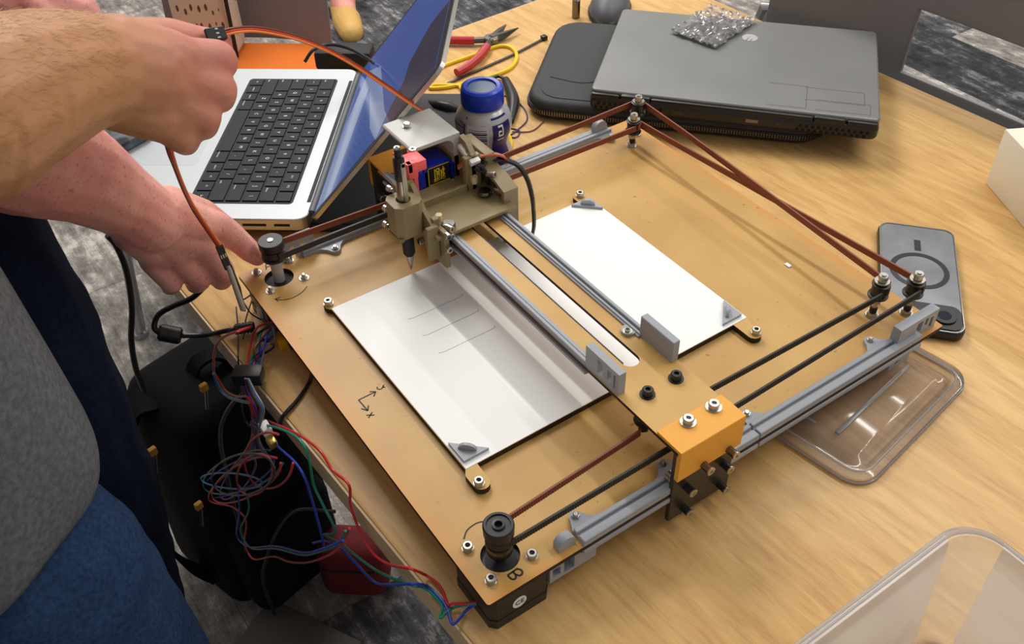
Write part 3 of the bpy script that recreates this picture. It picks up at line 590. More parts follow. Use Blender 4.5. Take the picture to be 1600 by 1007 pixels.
# markings on the board
mb = MB(); # markings drawn on the board
def marks(name, sets, w):
    mb = MB()
    for a in sets: stroke(mb, a, w, 0.12)
    tag(obj(name, mb, M_ink, pl))
marks('direction_arrow', ([(51.1, 13.6), (51.9, 19.1)], [(51.1, 13.6), (55.8, 14.6)], [(51.1, 13.6), (56.5, 19), (58.7, 27.5), (56.7, 37.2), (51.8, 44.4)]), 0.9)
marks('letter_mark', ([(8.4, 24.0), (0.8, 27.6), (8.0, 32.2)], [(5.4, 25.4), (5.0, 30.4)]), 1.25)
marks('axis_arrow', ([(202.4, 16.8), (202.3, 32.1)], [(202.3, 32.1), (199.5, 28.2)], [(202.3, 32.1), (206.1, 28.3)], [(202.4, 16.8), (216.7, 17.3)], [(216.7, 17.3), (212, 20.4)], [(216.7, 17.3), (211.7, 14.2)]), 1.15)
marks('letter_mark', ([(198.2, 35.7), (200.4, 34.8), (202.2, 36.6), (201.6, 38.6), (200.4, 40)], [(199.3, 41.0), (201.4, 39.6), (202.6, 40.6)]), 1.1)
marks('letter_mark', ([(220.2, 14.1), (223.8, 19.4)], [(220.1, 19.4), (223.7, 14.2)]), 1.1)
marks('direction_arrow', ([(360.2, 14.7), (355.6, 20), (354.2, 26), (354.6, 31), (358, 38.5), (359.8, 42)],), 1.1)
marks('letter_mark', ([(400.9, 23.1), (404.9, 23.8), (405.9, 26.1), (403.9, 28.0), (405.7, 29.6), (405.3, 32.0), (402.8, 32.8), (400.6, 31.2)], [(400.9, 23.1), (400.4, 31.6)], [(400.6, 27.6), (403.8, 27.8)]), 1.4)
# ---------------------------------------------------------------- paper, drawn lines, paper clips
pp = thing('paper_sheet', (206, 187, 5.4), 'white sheet of paper with three pencil lines on the machine bed', 'paper')
mb = MB(); mb.box(98, 313.5, 46.5, 326.5, 5.42, 5.7); obj('sheet', mb, M_paper, pp)
mb = MB()
for x in (150, 175, 200.5): stroke(mb, [(x-1.4, 92.6), (x-0.2, 96), (x, 98)], 0.42, 5.8, 0.08); stroke(mb, [(x, 98), (x, 144)], 0.42, 5.8, 0.08); stroke(mb, [(x, 144), (x-0.4, 147), (x-2.6, 148.6)], 0.42, 5.8, 0.08)
obj('pencil_lines', mb, M_pencil, pp)
def paper_clip(c, ang, label):
    t = thing('corner_clip', (c[0], c[1], 5.7), label, 'paper clip', 'grey triangular corner clips on the paper', rot=ang, org=(0, 0, 0))
    a = 19.0; P = [(-a*0.36, -a*0.36), (a*0.78, -a*0.36), (-a*0.36, a*0.78)]
    mb = MB(); mb.prism(P, 0, 2.6, M=None); obj('clip_base', mb, M_grey, t)
    mb = MB(); pr = [(-7, 0), (7, 0)]+[(7*math.cos(math.radians(k)), 5.4*math.sin(math.radians(k))) for k in range(0, 181, 15)]
    M = Matrix.Translation((1.6, 1.6, 2.5)) @ Matrix.Rotation(math.radians(-45), 4, 'Z') @ Matrix.Rotation(math.pi/2, 4, 'X')
    mb.prism(pr[2:], -1.3, 1.3, M=M); obj('finger_grip', mb, M_grey, t)
paper_clip((301.5, 55), math.radians(90), 'grey triangular clip on the near left paper corner')
paper_clip((107, 318), math.radians(-90), 'grey triangular clip on the far paper corner')
paper_clip((303, 317), math.radians(180), 'grey triangular clip on the right paper corner')
# ---------------------------------------------------------------- gantry bridge
ga = thing('gantry_bridge', (206, 184, 0), 'fibreboard gantry bridge with grey rails and orange end brackets across the paper', 'gantry')
mb = MB()
slot = [(60, 178)]+[(326+7.5*math.cos(math.radians(a)), 185.5+7.5*math.sin(math.radians(a))) for a in range(-90, 91, 15)]+[(60, 193)]
mb.prism([(-8, 154), (415, 154), (415, 214), (-8, 214)], 44, 47, holes=[slot[::-1]], mi=0, ms=1)
obj('bridge_plate', mb, [M_mdf, M_burn], ga, origin=(206, 184, 44))
for (y0, y1, s) in ((154.2, 163, 1), (205.6, 213.8, -1)):
    mb = MB(); mb.box(2, 312, y0, y1, 47, 48.6, bev=0.4, seg=1)
    e = y0 if s > 0 else y1-3.2; mb.box(2, 312, e, e+3.2, 48.4, 51.4, bev=0.5, seg=1)
    e = y0+4.2 if s > 0 else y1-6.6; mb.box(2, 312, e, e+2.2, 48.4, 50, bev=0.4, seg=1)
    if s < 0: mb.prism([(296, 207), (296, 203), (297.5, 200), (300, 198.5), (303, 198.2), (306, 199.5), (307.5, 202), (307.5, 207)], 47, 49)
    o = obj('guide_rail', mb, M_grey, ga)
    mb = MB(); e = y0+1 if s > 0 else y1-5; mb.box(2, 313, e, e+4, 38, 43.9, bev=0.6, seg=1); mb.box(2, 313, e-1.6 if s > 0 else e+4, e if s > 0 else e+5.6, 39, 41.5); obj('lower_rail', mb, M_grey, ga)
def gscrew(p, m, r=3.6, h=4, kind='screw', d=None):
    mb = MB(); mb.lathe([(r+1.6, 0), (r+1.6, 0.8), (r, 0.8), (r, h), (r-0.6, h+0.6), (1.9, h+0.6), (1.8, h-1.2)], n=20)
    o = obj(kind, mb, m, ga, origin=(0, 0, 0)); o.location = (Vector(p)-ORG[ga.name])*S
    if d: o.rotation_euler = d
    return o
gscrew((303, 202.2, 49), M_steel, 2.2, 2)
for p in ((361, 173, 47), (361, 200, 47)):
    gscrew(p, M_blackp, 4.2, 5.2, 'black_bolt')
    mb = MB(); mb.cyl((p[0], p[1], 12), (p[0], p[1], 44), 2.2, n=12); mb.cyl((p[0], p[1], 10), (p[0], p[1], 13.5), 4.2, n=6)
    mb.lathe([(8.2, 19), (8.4, 20), (6.6, 21), (6.6, 31), (8.2, 32), (8.2, 34)], c=(p[0], p[1], 0), n=26); obj('toothed_idler', mb, M_blackp, ga)
window_block(312, 350, 47, 68, 154.6, 161, [(326, 332, 51, 65), (337, 341.5, 53, 63), (344, 346.5, 50, 64)], 'rail_stop', M_grey, ga, axis='x')
mb = MB(); mb.box(310, 347, 208, 214.6, 46, 67, bev=0.5, seg=1); obj('rail_stop', mb, M_grey, ga)
# near bracket
XZ = Matrix(((1, 0, 0, 0), (0, 0, 1, 0), (0, 1, 0, 0), (0, 0, 0, 1)))
mb = MB(); mb.prism([(393, 47.1), (393, 49.4), (417.6, 49.4), (418, 49), (418, 19), (414.2, 19), (414.2, 47.1)], 154.2, 214.2, M=XZ); o = obj('orange_bracket', mb, M_orange, ga)
mb = MB(); mb.box(410.2, 414.2, 154.6, 213.6, -31, 44, bev=0.4, seg=1); obj('end_plate', mb, M_acryl, ga)
for y in (177, 201): gscrew((399, y, 49.4), M_steel, 4.2, 4.2)
def hscrew(x, y, z, L, m1=M_steel, parent=ga, r=3.2, sign=1):
    mb = MB(); mb.cyl((0, 0, 0), (L, 0, 0), r*0.95, n=18, mi=1); mb.lathe([(r, 0), (r+0.4, 0.3), (r+0.4, 1.2), (r-0.2, 1.4), (1.5, 1.4), (1.5, 0.6)], n=18, mi=0, M=Matrix.Translation((L, 0, 0)) @ Matrix.Rotation(math.pi/2, 4, 'Y'))
    o = obj('screw', mb, [m1, M_blackp], parent, origin=(0, 0, 0)); o.location = (Vector((x, y, z))-ORG[parent.name])*S
    if sign < 0: o.rotation_euler = (0, 0, math.pi)
    return o
for y in (178, 202): 
    o = hscrew(418, y, 22, 7); o.data.materials[1] = M_steeld
for (y, z) in ((168, 1), (204, 1), (168, -23), (204, -23)): hscrew(414.2, y, z, 7)
# rollers behind the end plate
for y in (160, 208):
    for z in (9, -14):
        mb = MB(); mb.cyl((403, y, z), (409, y, z), 4.2, n=18, bev=0.4); mb.cyl((408.5, y, z), (410.3, y, z), 2, n=10); obj('roller', mb, M_steel, ga)
# far bracket
mb = MB(); mb.prism([(-31, 20), (-31, 49), (-30.6, 49.4), (6, 49.4), (6, 47.1), (-27, 47.1), (-27, 20)], 156, 216, M=XZ); obj('orange_bracket', mb, M_orange, ga)
mb = MB(); mb.box(-27, -23, 156.6, 215, -31, 47, bev=0.4, seg=1); mb.box(-26.8, -8.2, 157, 214, 44.2, 47, mi=0); obj('end_plate', mb, M_acryl, ga)
for (y, z) in ((168, 1), (204, 1), (168, -23), (204, -23)): hscrew(-31 if z > 19 else -27, y, z, 7, sign=-1)
for y in (160, 208):
    mb = MB(); mb.cyl((-23, y, 9), (-14, y, 9), 4.2, n=18, bev=0.4); obj('roller', mb, M_steel, ga)
# belts seen inside the slot
mb = MB()
belt([(62, 178.9, 44), (326, 178.9, 44)], M_beltb, 1, w=5, parent=ga)

# ---------------------------------------------------------------- pen carriage
ca = thing('pen_carriage', (80, 184, 38), 'olive plastic pen carriage with blue servo and grey hook bracket', 'carriage')
mb = MB()
mb.box(58, 126, 140, 222, 52.6, 56, bev=0.5, seg=1)            # deck over the rails
mb.box(60, 78, 150, 205, 55.8, 60, bev=0.4, seg=1)
mb.box(78, 82, 152, 200, 54, 63.5, bev=0.5, seg=1)            # cross bar
obj('deck', mb, M_olive, ca)
mb = MB()   # left wall
mb.prism([(66, 53), (66, 84), (74, 92), (86, 90), (104, 72), (120, 62), (120, 30), (114, 28), (100, 36), (96, 50)], 140, 144, M=XZ)
mb.box(116, 120.4, 134, 145, 30, 64, bev=0.5, seg=1)
mb.box(108, 128, 145.6, 150.5, 22, 60, bev=0.6, seg=1)
mb.box(110, 116, 143, 149, 46, 68, bev=0.5, seg=1)
obj('side_wall', mb, M_olive, ca)
mb = MB()   # right wall with arched flange
arch = [(52, 10), (112, 10), (112, 62)]+[(80+32*math.cos(math.radians(a)), 58+14*math.sin(math.radians(a))) for a in range(0, 181, 15)]+[(52, 58)]
mb.prism([(54, 12), (114, 12), (114, 66), (104, 70), (84, 73), (60, 73), (54, 68)], 226, 229, M=XZ)
out = [(54, 12), (50, 12), (50, 66), (56, 74), (70, 77), (86, 77), (104, 73.5), (118, 68.5), (118, 12), (114, 12), (114, 65), (104, 70), (86, 73.4), (70, 73), (57, 70), (54, 65)]
mb.prism(out, 214, 229, M=XZ)
obj('side_wall', mb, M_olive, ca)
mb = MB()   # upright by the servo
mb.box(58, 82, 204, 209, 54, 92, bev=0.6, seg=1); mb.box(76, 82, 198, 214, 54, 90, bev=0.6, seg=1); mb.prism([(60, 90), (82, 90), (72, 100), (62, 102)], 205, 210, M=XZ)
mb.cyl((90, 216, 50), (90, 216, 58), 9, n=24, bev=0.8); mb.box(40, 60, 198, 206, 54, 82, bev=0.6, seg=1)
mb.box(28, 42, 150, 210, 49, 56, bev=0.6, seg=1); mb.box(28, 32, 160, 206, 55, 86, bev=0.6, seg=1)
mb.box(44, 84, 218, 228, 74, 88, bev=1.5)
obj('upright', mb, M_olive, ca)
# pen clamp
mb = MB(); PX, PY = 94, 128
cl = [(PX+a, PY+b) for a, b in ((-12, -9), (-7, -13), (8, -13), (13, -8), (13, 8), (9, 13), (-12, 13))]
mb.prism(cl, 52, 84, holes=[circ(PX, PY, 6.4, 24)[::-1]]); mb.box(70, 86, PY+9, PY+16, 54, 92, bev=0.8); mb.prism([(PX-4, 46), (PX+8, 46), (PX+13, 53), (PX-12, 53)], PY-8, PY-13, M=XZ); obj('pen_clamp', mb, M_olive, ca)
def bolt(p, d, L, r=3, name='screw'):
    p = Vector(p); d = Vector(d); mb = MB(); mb.cyl(p, p+d*L, r, n=18, bev=0.4); mb.cyl(p-d*2, p, r*0.6, n=10); mb.cyl(p+d*(L-0.1), p+d*(L+0.05), r*0.5, n=6, mi=1); return obj(name, mb, [M_steel, M_socket], ca)
for (x, z) in ((92, 52), (92, 39)): bolt((x+8, 140, z), (0, -1, 0), 5, 3.2)
for (x, z) in ((112, 62), (113, 48)): bolt((x, 145, z), (0, -1, 0), 2, 3.4); bolt((128, 148, z-4), (1, 0, 0), 5, 3.2)
for (y, z) in ((124, 88), (118, 70), (116, 54)): bolt((PX-13, y, z), (-1, -0.2, 0), 4, 2.8)
for z in (66, 58): bolt((121, 153, z-6), (1, 0.3, 0), 6, 3.2, 'roller')
bolt((100, 218, 60), (1, .3, .1), 9, 3.2, 'roller'); bolt((92, 214, 74), (1, .4, .3), 8, 2.8, 'roller')
for cc in ((118, 156, 56), (96, 208, 56.5)):
    mb = MB(); mb.lathe([(5.5, 0), (6.4, 1.6), (6.4, 3.4), (5.5, 5)], n=22, c=cc); obj('ball_bearing', mb, M_steeld, ca)
for p in ((110, 152, 60), (84, 205, 64)):
    mb = MB(); mb.cyl(p, (p[0], p[1], p[2]+7), 3.2, n=6); obj('nut', mb, mat('brass_spacer', rgb(222, 196, 150), 0.4) if 'brass_spacer' not in MATS else MATS['brass_spacer'], ca)
# servo
mb = MB(); mb.box(34, 60, 168, 196, 56.5, 80, bev=0.8); mb.cyl((52, 166.5, 76), (52, 158, 76), 9.8, n=26, bev=0.8); mb.cyl((52, 166.5, 62), (52, 158, 62), 8.6, n=26, bev=0.8); mb.box(43, 61, 158, 168, 62, 76, bev=0.6)
mb.box(56, 60, 156, 200, 60, 76, bev=0.4, seg=1)
sv = obj('servo', mb, M_servo, ca)
mb = MB(); mb.box(60, 60.4, 171, 194, 60, 79); obj('label_sticker', mb, M_blackm, sv)
mb = MB(); YZm = Matrix(((0, 0, 1, 0), (1, 0, 0, 0), (0, 1, 0, 0), (0, 0, 0, 1)))
for a in ([171.6, 193.4, 60.4, 61], [171.6, 172.2, 60.4, 78.6], [171.6, 193.4, 78, 78.6]): mb.box(60.3, 60.55, a[0], a[1], a[2], a[3])
mb.merge(text_bm('9g', 11, 0.1), 0, Matrix.Translation((60.5, 184, 72)) @ YZm); mb.merge(text_bm('SERVO', 4.2, 0.1), 0, Matrix.Translation((60.5, 183, 64)) @ YZm)
for k in range(5): mb.box(60.3, 60.5, 178+k*2.2, 179+k*2.2, 64+(k % 3), 76-(k % 2)*3)
obj('label_print', mb, M_yellow, sv)
# hook bracket
mb = MB()
prof = [(159, 103.5), (157.6, 102.4), (157.6, 100.4), (192, 99.8)]+[(192+8.0*math.sin(math.radians(a)), 91.8+8.0*math.cos(math.radians(a))) for a in range(10, 91, 16)]+[(200.2, 54), (207, 54), (207, 103.5)]
mb.prism(prof, 8, 60, M=YZm); obj('hook_bracket', mb, M_hook, ca)
mb = MB(); mb.cyl((24, 174, 103.5), (24, 174, 107.5), 3.1, n=18, bev=0.5); mb.cyl((24, 174, 103.3), (24, 174, 104.1), 4.2, n=18); obj('screw', mb, M_steel, ca)
bolt((60.5, 196, 58), (1, 0, 0), 3, 2.6)
# coral lever
mb = MB(); mb.box(74, 80, 147, 151.5, 58, 104, bev=0.5, seg=1); mb.box(64, 82, 146, 160, 95, 105, bev=0.8); mb.box(58, 84, 140, 145.5, 98, 107, bev=0.6, seg=1); mb.box(54, 76, 156, 161, 97, 101, bev=0.5, seg=1); mb.box(78, 84, 141, 150, 92, 107, bev=0.5)
obj('lever', mb, M_coral, ca)
bolt((62, 158, 101), (0, 0, 1), 5, 3.6); bolt((56, 146, 104), (0, 0, 1), 5, 2.8)
# belt loop and ties
lp = cat([(70, 197, 76), (74, 206, 82), (80, 218, 86), (83, 230, 84), (84, 238, 78), (82, 240, 72)], 5)
mb = MB(); mb.band(lp, 8, 1.5, side=(0.9, -0.3, 0.3)); obj('belt_end', mb, mat('orange_red_rubber', rgb(196, 104, 76), 0.5), ca)
lp = cat([(78, 216, 80), (82, 228, 79), (87, 238, 76), (94, 246, 71), (106, 247, 63), (119, 243, 53), (127, 239, 42), (130, 237, 30), (129, 236, 20), (128, 234, 10)], 10)
mb = MB(); mb.band(lp, 6, 1.4, side=(0.5, 0.15, 0.85) if False else (0.62, -0.75, 0.2))
for a, b in zip(lp[12:-1:1], lp[13::1]):
    d = (b-a).normalized(); u = Vector((0.62, -0.75, 0.2)); u = (u-d*u.dot(d)).normalized(); n_ = d.cross(u)
    q = (a+b)/2
    if n_.y < 0: n_ = -n_
    M = Matrix((d, u, n_)).transposed().to_4x4(); M.translation = q+n_*1.1
    mb.box(-0.45, 0.45, -3, 3, -0.5, 0.5, M=M)
obj('toothed_belt_loop', mb, M_beltb, ca, smooth=None, recalc=False)
mb = MB(); mb.box(62, 86, 202, 212, 86, 91, bev=0.8, M=Matrix.Translation((74, 207, 88)) @ Matrix.Rotation(0.35, 4, 'Y') @ Matrix.Translation((-74, -207, -88))); obj('wire_connector', mb, M_white, ca)
mb = MB(); mb.tube(cat([(84, 210, 82), (90, 212, 78), (92, 214, 70), (90, 216, 62)], 6), 2.0, 8); mb.tube(cat([(88, 206, 84), (88, 212, 80), (86, 218, 82)], 6), 1.3, 6); mb.tube(cat([(86, 204, 80), (92, 212, 76), (98, 220, 72), (94, 226, 66)], 6), 1.2, 6); obj('cable_tie', mb, M_blackm, ca)
# pen
pn = thing('ballpoint_pen', (PX, PY, 8), 'black and silver retractable pen held upright in the olive clamp', 'pen', org=(PX, PY, 8))
mb = MB(); mb.lathe([(4.4, 53), (4.9, 55), (4.9, 100), (4.7, 104)], c=(PX, PY, 0), n=24); obj('barrel', mb, M_steel, pn)
mb = MB(); mb.lathe([(3.8, 24), (5.4, 27), (5.5, 52), (5.2, 54)], c=(PX, PY, 0), n=24); obj('grip', mb, M_blackm, pn)
mb = MB(); mb.lathe([(0.35, 7), (0.8, 9), (1.4, 10.5), (3.9, 24.2)], c=(PX, PY, 0), n=20); obj('tip', mb, M_steel, pn)
mb = MB(); mb.lathe([(4.7, 103.8), (5.1, 105), (4.9, 123), (4.0, 126), (3.2, 126)], c=(PX, PY, 0), n=24); obj('cap', mb, M_blackp, pn)
mb = MB(); mb.lathe([(3.2, 126), (3.2, 130), (2.6, 133), (1.2, 133.6)], c=(PX, PY, 0), n=20); obj('push_button', mb, M_blackp, pn)
mb = MB(); mb.box(PX+4.6, PX+6.4, PY-1.5, PY+2.5, 84.5, 122, bev=0.5); mb.box(PX+2, PX+6.4, PY-1.5, PY+2.5, 118, 122, bev=0.4); obj('clip', mb, M_steel, pn, smooth=35)

# ---------------------------------------------------------------- silver laptop (own frame: x from near corner along the hinge, y towards the user)
LA = math.atan2(0.604, -0.797)
lt = thing('silver_laptop', (-56, 93, -28), 'open silver laptop with black keyboard and blue screen overhanging the table edge', 'laptop', rot=LA, org=(0, 0, 0))
# with this rotation +x runs along the hinge away from the camera, and -y... towards the user is +y
W_, D_ = 312, 228
mb = MB(); mb.prism(rrect(0, W_, 0, D_, 13), 2, 16, ms=1); 
for v in mb.bm.verts:
    pass
base = obj('base', mb, [M_alu, M_aluedge], lt)
md = base.modifiers.new('b', 'BEVEL'); md.width = 0.0012; md.segments = 2; md.limit_method = 'ANGLE'; md.angle_limit = math.radians(50)
mb = MB(); mb.prism(rrect(26, 286, 20, 128, 5), 16.0, 16.15); obj('keyboard_well', mb, M_blackm, lt)
mb = MB(); mb.prism(rrect(95, 222, 140, 222, 5), 16.0, 16.1); obj('trackpad', mb, mat('trackpad_aluminium', rgb(196, 201, 206), 0.3, metal=0.45), lt)
for x in (22, 292): 
    pass
# side ports face the camera (x = 0 side)
for a_, b_ in ((42, 66), (80, 92), (18, 34)):
    mb = MB(); mb.box(-0.15, 1, a_, b_, 7.5, 10.5); obj('port', mb, M_blackm, lt)
rows = [
 (['esc']+['F%d' % i for i in range(1, 13)]+[''], [1.5]+[1]*12+[1]),
 (['~', '1', '2', '3', '4', '5', '6', '7', '8', '9', '0', '-', '=', 'delete'], [1]*13+[1.5]),
 (['tab', 'Q', 'W', 'E', 'R', 'T', 'Y', 'U', 'I', 'O', 'P', '[', ']', '\\'], [1.5]+[1]*13),
 (['caps', 'A', 'S', 'D', 'F', 'G', 'H', 'J', 'K', 'L', ';', "'", 'return'], [1.75]+[1]*11+[1.75]),
 (['shift', 'Z', 'X', 'C', 'V', 'B', 'N', 'M', ',', '.', '/', 'shift'], [2.25]+[1]*10+[2.25]),
 (['fn', 'control', 'option', 'command', '', 'command', 'option', '<', '^', '>'], [1, 1, 1, 1.25, 5, 1.25, 1, 1, 1, 1])]
pit = (286-26-4)/14.5
keymesh = {}
for r, (names, ws) in enumerate(rows):
    y = 22.5+r*17.3; x = 28.0
    for nme, w in zip(names[::1], ws):
        # the user's left is the far side: x decreases from the far end
        x1 = 312-x; x0 = x1-w*pit+1.7; x += w*pit
        key = (round(w, 2))
        if key not in keymesh:
            m_ = MB(); hw = (w*pit-1.7)/2; m_.box(-hw, hw, -7.7, 7.7, 0, 1.3, bev=0.5, seg=1); k = obj('key', m_, M_key, lt, origin=(0, 0, 0)); keymesh[key] = k
        else: k = keymesh[key].copy(); C.objects.link(k); k.parent = lt
        k.location = Vector(((x0+x1)/2, y+8, 16.15))*S
        if nme:
            sz = 5.6 if len(nme) == 1 else (3.4 if len(nme) < 4 else 2.8)
            m_ = MB(); m_.merge(text_bm(nme, sz, 0.04), 0, Matrix.Rotation(math.pi, 4, 'Z'))
            if len(nme) > 1 and w > 1.2: bmesh.ops.translate(m_.bm, vec=((w*pit/2-6) if True else 0, 3.5, 0), verts=list(m_.bm.verts))
            # legends read upright for the user, who sits on the +y side
            l = obj('key_legend', m_, M_legend, k, origin=(0, 0, 0), smooth=None, recalc=False); l.location = (0, 0, 1.36*S)
# hinge and screen
mb = MB(); mb.cyl((14, -2, 13), (298, -2, 13), 4.6, n=20); obj('hinge', mb, M_greyd, lt)
mb = MB(); mb.box(30, 282, 2, 6, 15.9, 16.2); obj('vent_slot', mb, M_blackm, lt)
th = math.radians(50); M = Matrix.Translation((0, -3, 14)) @ Matrix.Rotation(-(math.pi/2-th), 4, 'X') if False else None
# lid plane: direction d = -y*cos(50) + z*sin(50)
dv = Vector((0, -math.cos(th), math.sin(th))); nv = Vector((0, math.sin(th), math.cos(th)))
M = Matrix((Vector((1, 0, 0)), dv, nv)).transposed().to_4x4(); M.translation = Vector((0, -3, 14))
mb = MB(); mb.prism(rrect(0, W_, 0, 221, 10), -4.5, -0.4, M=M); lid = obj('lid', mb, M_aluedge, lt)
mb = MB(); mb.prism(rrect(1.2, W_-1.2, 1.2, 219.8, 9), -0.4, 0, M=M); obj('screen_bezel', mb, M_blackp, lid)
# screen picture: blue with pale diagonal shapes (the desktop wallpaper)
M_scr = mat('screen_blue', rgb(0, 0, 0), 0.12); nt, b, N, L = add_nodes(M_scr)
tc = N('ShaderNodeTexCoord'); sp = N('ShaderNodeSeparateXYZ'); L(tc.outputs['Object'], sp.inputs[0])
n = N('ShaderNodeTexNoise'); n.inputs['Scale'].default_value = 6; L(tc.outputs['Object'], n.inputs['Vector'])
cr = N('ShaderNodeValToRGB'); cr.color_ramp.elements[0].color = rgb(40, 72, 150); cr.color_ramp.elements[1].color = rgb(84, 116, 196); L(n.outputs[0], cr.inputs[0]); L(cr.outputs[0], b.inputs['Emission Color']); b.inputs['Emission Strength'].default_value = 0.62
b.inputs['Base Color'].default_value = rgb(10, 10, 14)
M_scr2 = mat('screen_pale_blue', rgb(10, 10, 14), 0.12, emit=(rgb(150, 168, 210), 0.62)); M_scr3 = mat('screen_dark', rgb(8, 8, 12), 0.12, emit=(rgb(62, 60, 88), 0.5))
mb = MB(); mb.box(8, W_-8, 6, 212, 0.02, 0.12, M=M); obj('screen', mb, M_scr, lid)
mb = MB()
for P in ([(264, 32), (236, 58), (179, 50), (10, 36), (10, 8), (173, 13)], [(250, 37), (224, 68), (60, 118), (10, 140), (8, 116), (60, 92)]): mb.prism(P, 0.12, 0.2, M=M)
obj('wallpaper_shape', mb, M_scr2, lid)
mb = MB()
for P in ([(8, 40), (13, 117), (40, 128), (77, 148), (110, 150), (136, 168), (150, 180), (150, 211), (8, 211)],): mb.prism(P, 0.12, 0.2, M=M)
obj('wallpaper_shape', mb, M_scr3, lid)
# sleeve the silver laptop lies on
sl = thing('laptop_sleeve', (-140, 170, -38), 'flat black sleeve lying under the open silver laptop', 'sleeve', rot=LA, org=(0, 0, 0))
mb = MB(); mb.prism(rrect(-100, 175, -150, 60, 14), 0, 7); o = obj('sleeve_body', mb, M_sleeve, sl); md = o.modifiers.new('b', 'BEVEL'); md.width = 0.003; md.segments = 3
mb = MB(); mb.tube([(a[0], a[1], 7.2) for a in rrect(-94, 169, -144, 54, 12)], 1.2, 6); obj('seam', mb, M_blackp, sl)
# small dark camouflage-patterned pouch on the far front corner
M_camo = mat('dark_camouflage_fabric', rgb(40, 42, 46), 0.8, col2=rgb(112, 116, 122), noise_scale=55)
mb = MB(); mb.box(-40, 40, -26, 26, 0, 12, bev=4, M=Matrix.Rotation(math.radians(20), 4, 'Z')); o = obj('phone_pouch', mb, M_camo, None, origin=(0, 0, 0), loc=(-326, -18, -11.5)); tag(o, 'small dark mottled pouch on the silver laptop corner behind the arms', 'pouch')
# coiled black cable and dark adapter behind the laptop's far hinge corner
mb = MB(); mb.tube(cat([(a[0], a[1], a[2]) for a in PATHS['backcable']], 6), 2.0, 8); o = obj('black_cable', mb, M_blackp); tag(o, 'thin black cable arching behind the silver laptop hinge', 'cable')
mb = MB(); mb.box(-40, 34, -16, 16, 0, 26, bev=5); o = obj('power_adapter', mb, M_blackm, None, origin=(0, 0, 0), loc=(-366, 296, -38), rot=(0, 0, 0.9)); tag(o, 'black power adapter on the table behind the silver laptop', 'adapter')
mb = MB(); mb.tube(cat(PATHS['charger'], 6), 3.6, 10); o = obj('laptop_charger_cable', mb, M_blackp); tag(o, 'thick black cable hanging down from the silver laptop corner', 'cable')

# ---------------------------------------------------------------- black gaming laptop on the zipped case
GA = math.atan2(0.655, 0.756)
gl = thing('black_laptop', (-62, 451, -13), 'closed dark grey laptop with rear vents lying on the zipped black case', 'laptop', rot=GA, org=(0, 0, 0))
mb = MB(); mb.prism(rrect(0, 317, 0, 222, 9), 0, 15); o = obj('base', mb, M_blackp, gl); md = o.modifiers.new('b', 'BEVEL'); md.width = 0.0035; md.segments = 3; md.limit_method = 'ANGLE'
mb = MB(); mb.prism(rrect(0.5, 316.5, 6, 222, 7), 15.6, 22.5); lid2 = obj('lid', mb, M_darklid, gl); md = lid2.modifiers.new('b', 'BEVEL'); md.width = 0.0022; md.segments = 3; md.limit_method = 'ANGLE'
mb = MB(); mb.box(70, 247, 1.5, 8, 13, 19.5, bev=1.6); mb.box(2, 34, 1.5, 8, 13, 19.5, bev=1.6); mb.box(283, 315, 1.5, 8, 13, 19.5, bev=1.6); obj('rear_spine', mb, M_blackp, gl)
for x in (36, 248):
    mb = MB(); mb.box(x, x+33, 0.2, 9, 12.5, 21, bev=2.0); obj('hinge', mb, M_blackp, gl)
mb = MB()
def vent(x0, nx):
    for i in range(nx):
        for j in range(2):
            cx, cz = x0+i*6.4+j*3.2, 4.2+j*4.6
            mb.cyl((cx, -0.35, cz), (cx, 0.6, cz), 2.2, n=6)
M_vent = mat('vent_black', rgb(6, 6, 6), 0.8)
vent(8, 12); tag(obj('vent_grille', mb, M_vent, gl), kind='stuff')
mb = MB(); vent(232, 12); tag(obj('vent_grille', mb, M_vent, gl), kind='stuff')
mb = MB(); mb.box(176, 190, -0.3, 1, 5.5, 9.5, bev=0.3, seg=1); o = obj('port', mb, M_steeld, gl)
mb = MB(); mb.box(96, 108, -0.3, 1, 5.5, 9, bev=0.3, seg=1); obj('port', mb, M_socket, gl); mb = MB(); mb.box(208, 214, -0.3, 1, 5, 9, bev=0.3, seg=1); obj('port', mb, M_socket, gl)
mb = MB(); mb.cyl((166, 172, 22.5), (166, 172, 22.75), 9.5, n=32); o = obj('round_emblem', mb, mat('emblem_silver', rgb(206, 206, 202), 0.3, metal=0.4), gl)
mb = MB(); Me = Matrix.Translation((166, 172, 0))
for a in ([(-5, -9), (-3.4, -9), (-0.6, -1), (-2.2, -1)], [(0, -9.4), (1.6, -9.4), (4, -3), (2.4, -3)], [(-1.5, 2), (1, 2), (1, 2.8), (-1.2, 2.8)]): mb.prism(a, 22.7, 22.85, M=Me)
obj('emblem_stroke', mb, M_darklid, gl)
mb = MB()   # faint outlines left by removed stickers
for (x0, x1, y0, y1) in ((196, 238, 14, 64), (236, 300, 34, 62), (248, 306, 14, 36)):
    for a in ([(x0, y0), (x1, y0)], [(x1, y0), (x1, y1)], [(x1, y1), (x0, y1)]): stroke(mb, a, 0.5, 22.62, 0.1)
obj('sticker_outline', mb, mat('sticker_trace', rgb(72, 72, 70), 0.5), gl)
CA = math.atan2(0.677, 0.736)
zc = thing('zipped_case', (-124, 403, -38), 'large black zipped laptop case under the dark grey laptop', 'case', rot=CA, org=(0, 0, 0))
mb = MB(); mb.prism(rrect(0, 344, 0, 222, 34, 9), 0, 24); o = obj('case_shell', mb, M_sleeve, zc); md = o.modifiers.new('b', 'BEVEL'); md.width = 0.009; md.segments = 5; md.limit_method = 'ANGLE'; md.angle_limit = math.radians(50)
mb = MB(); rr = rrect(-0.6, 344.6, -0.6, 222.6, 34, 9)
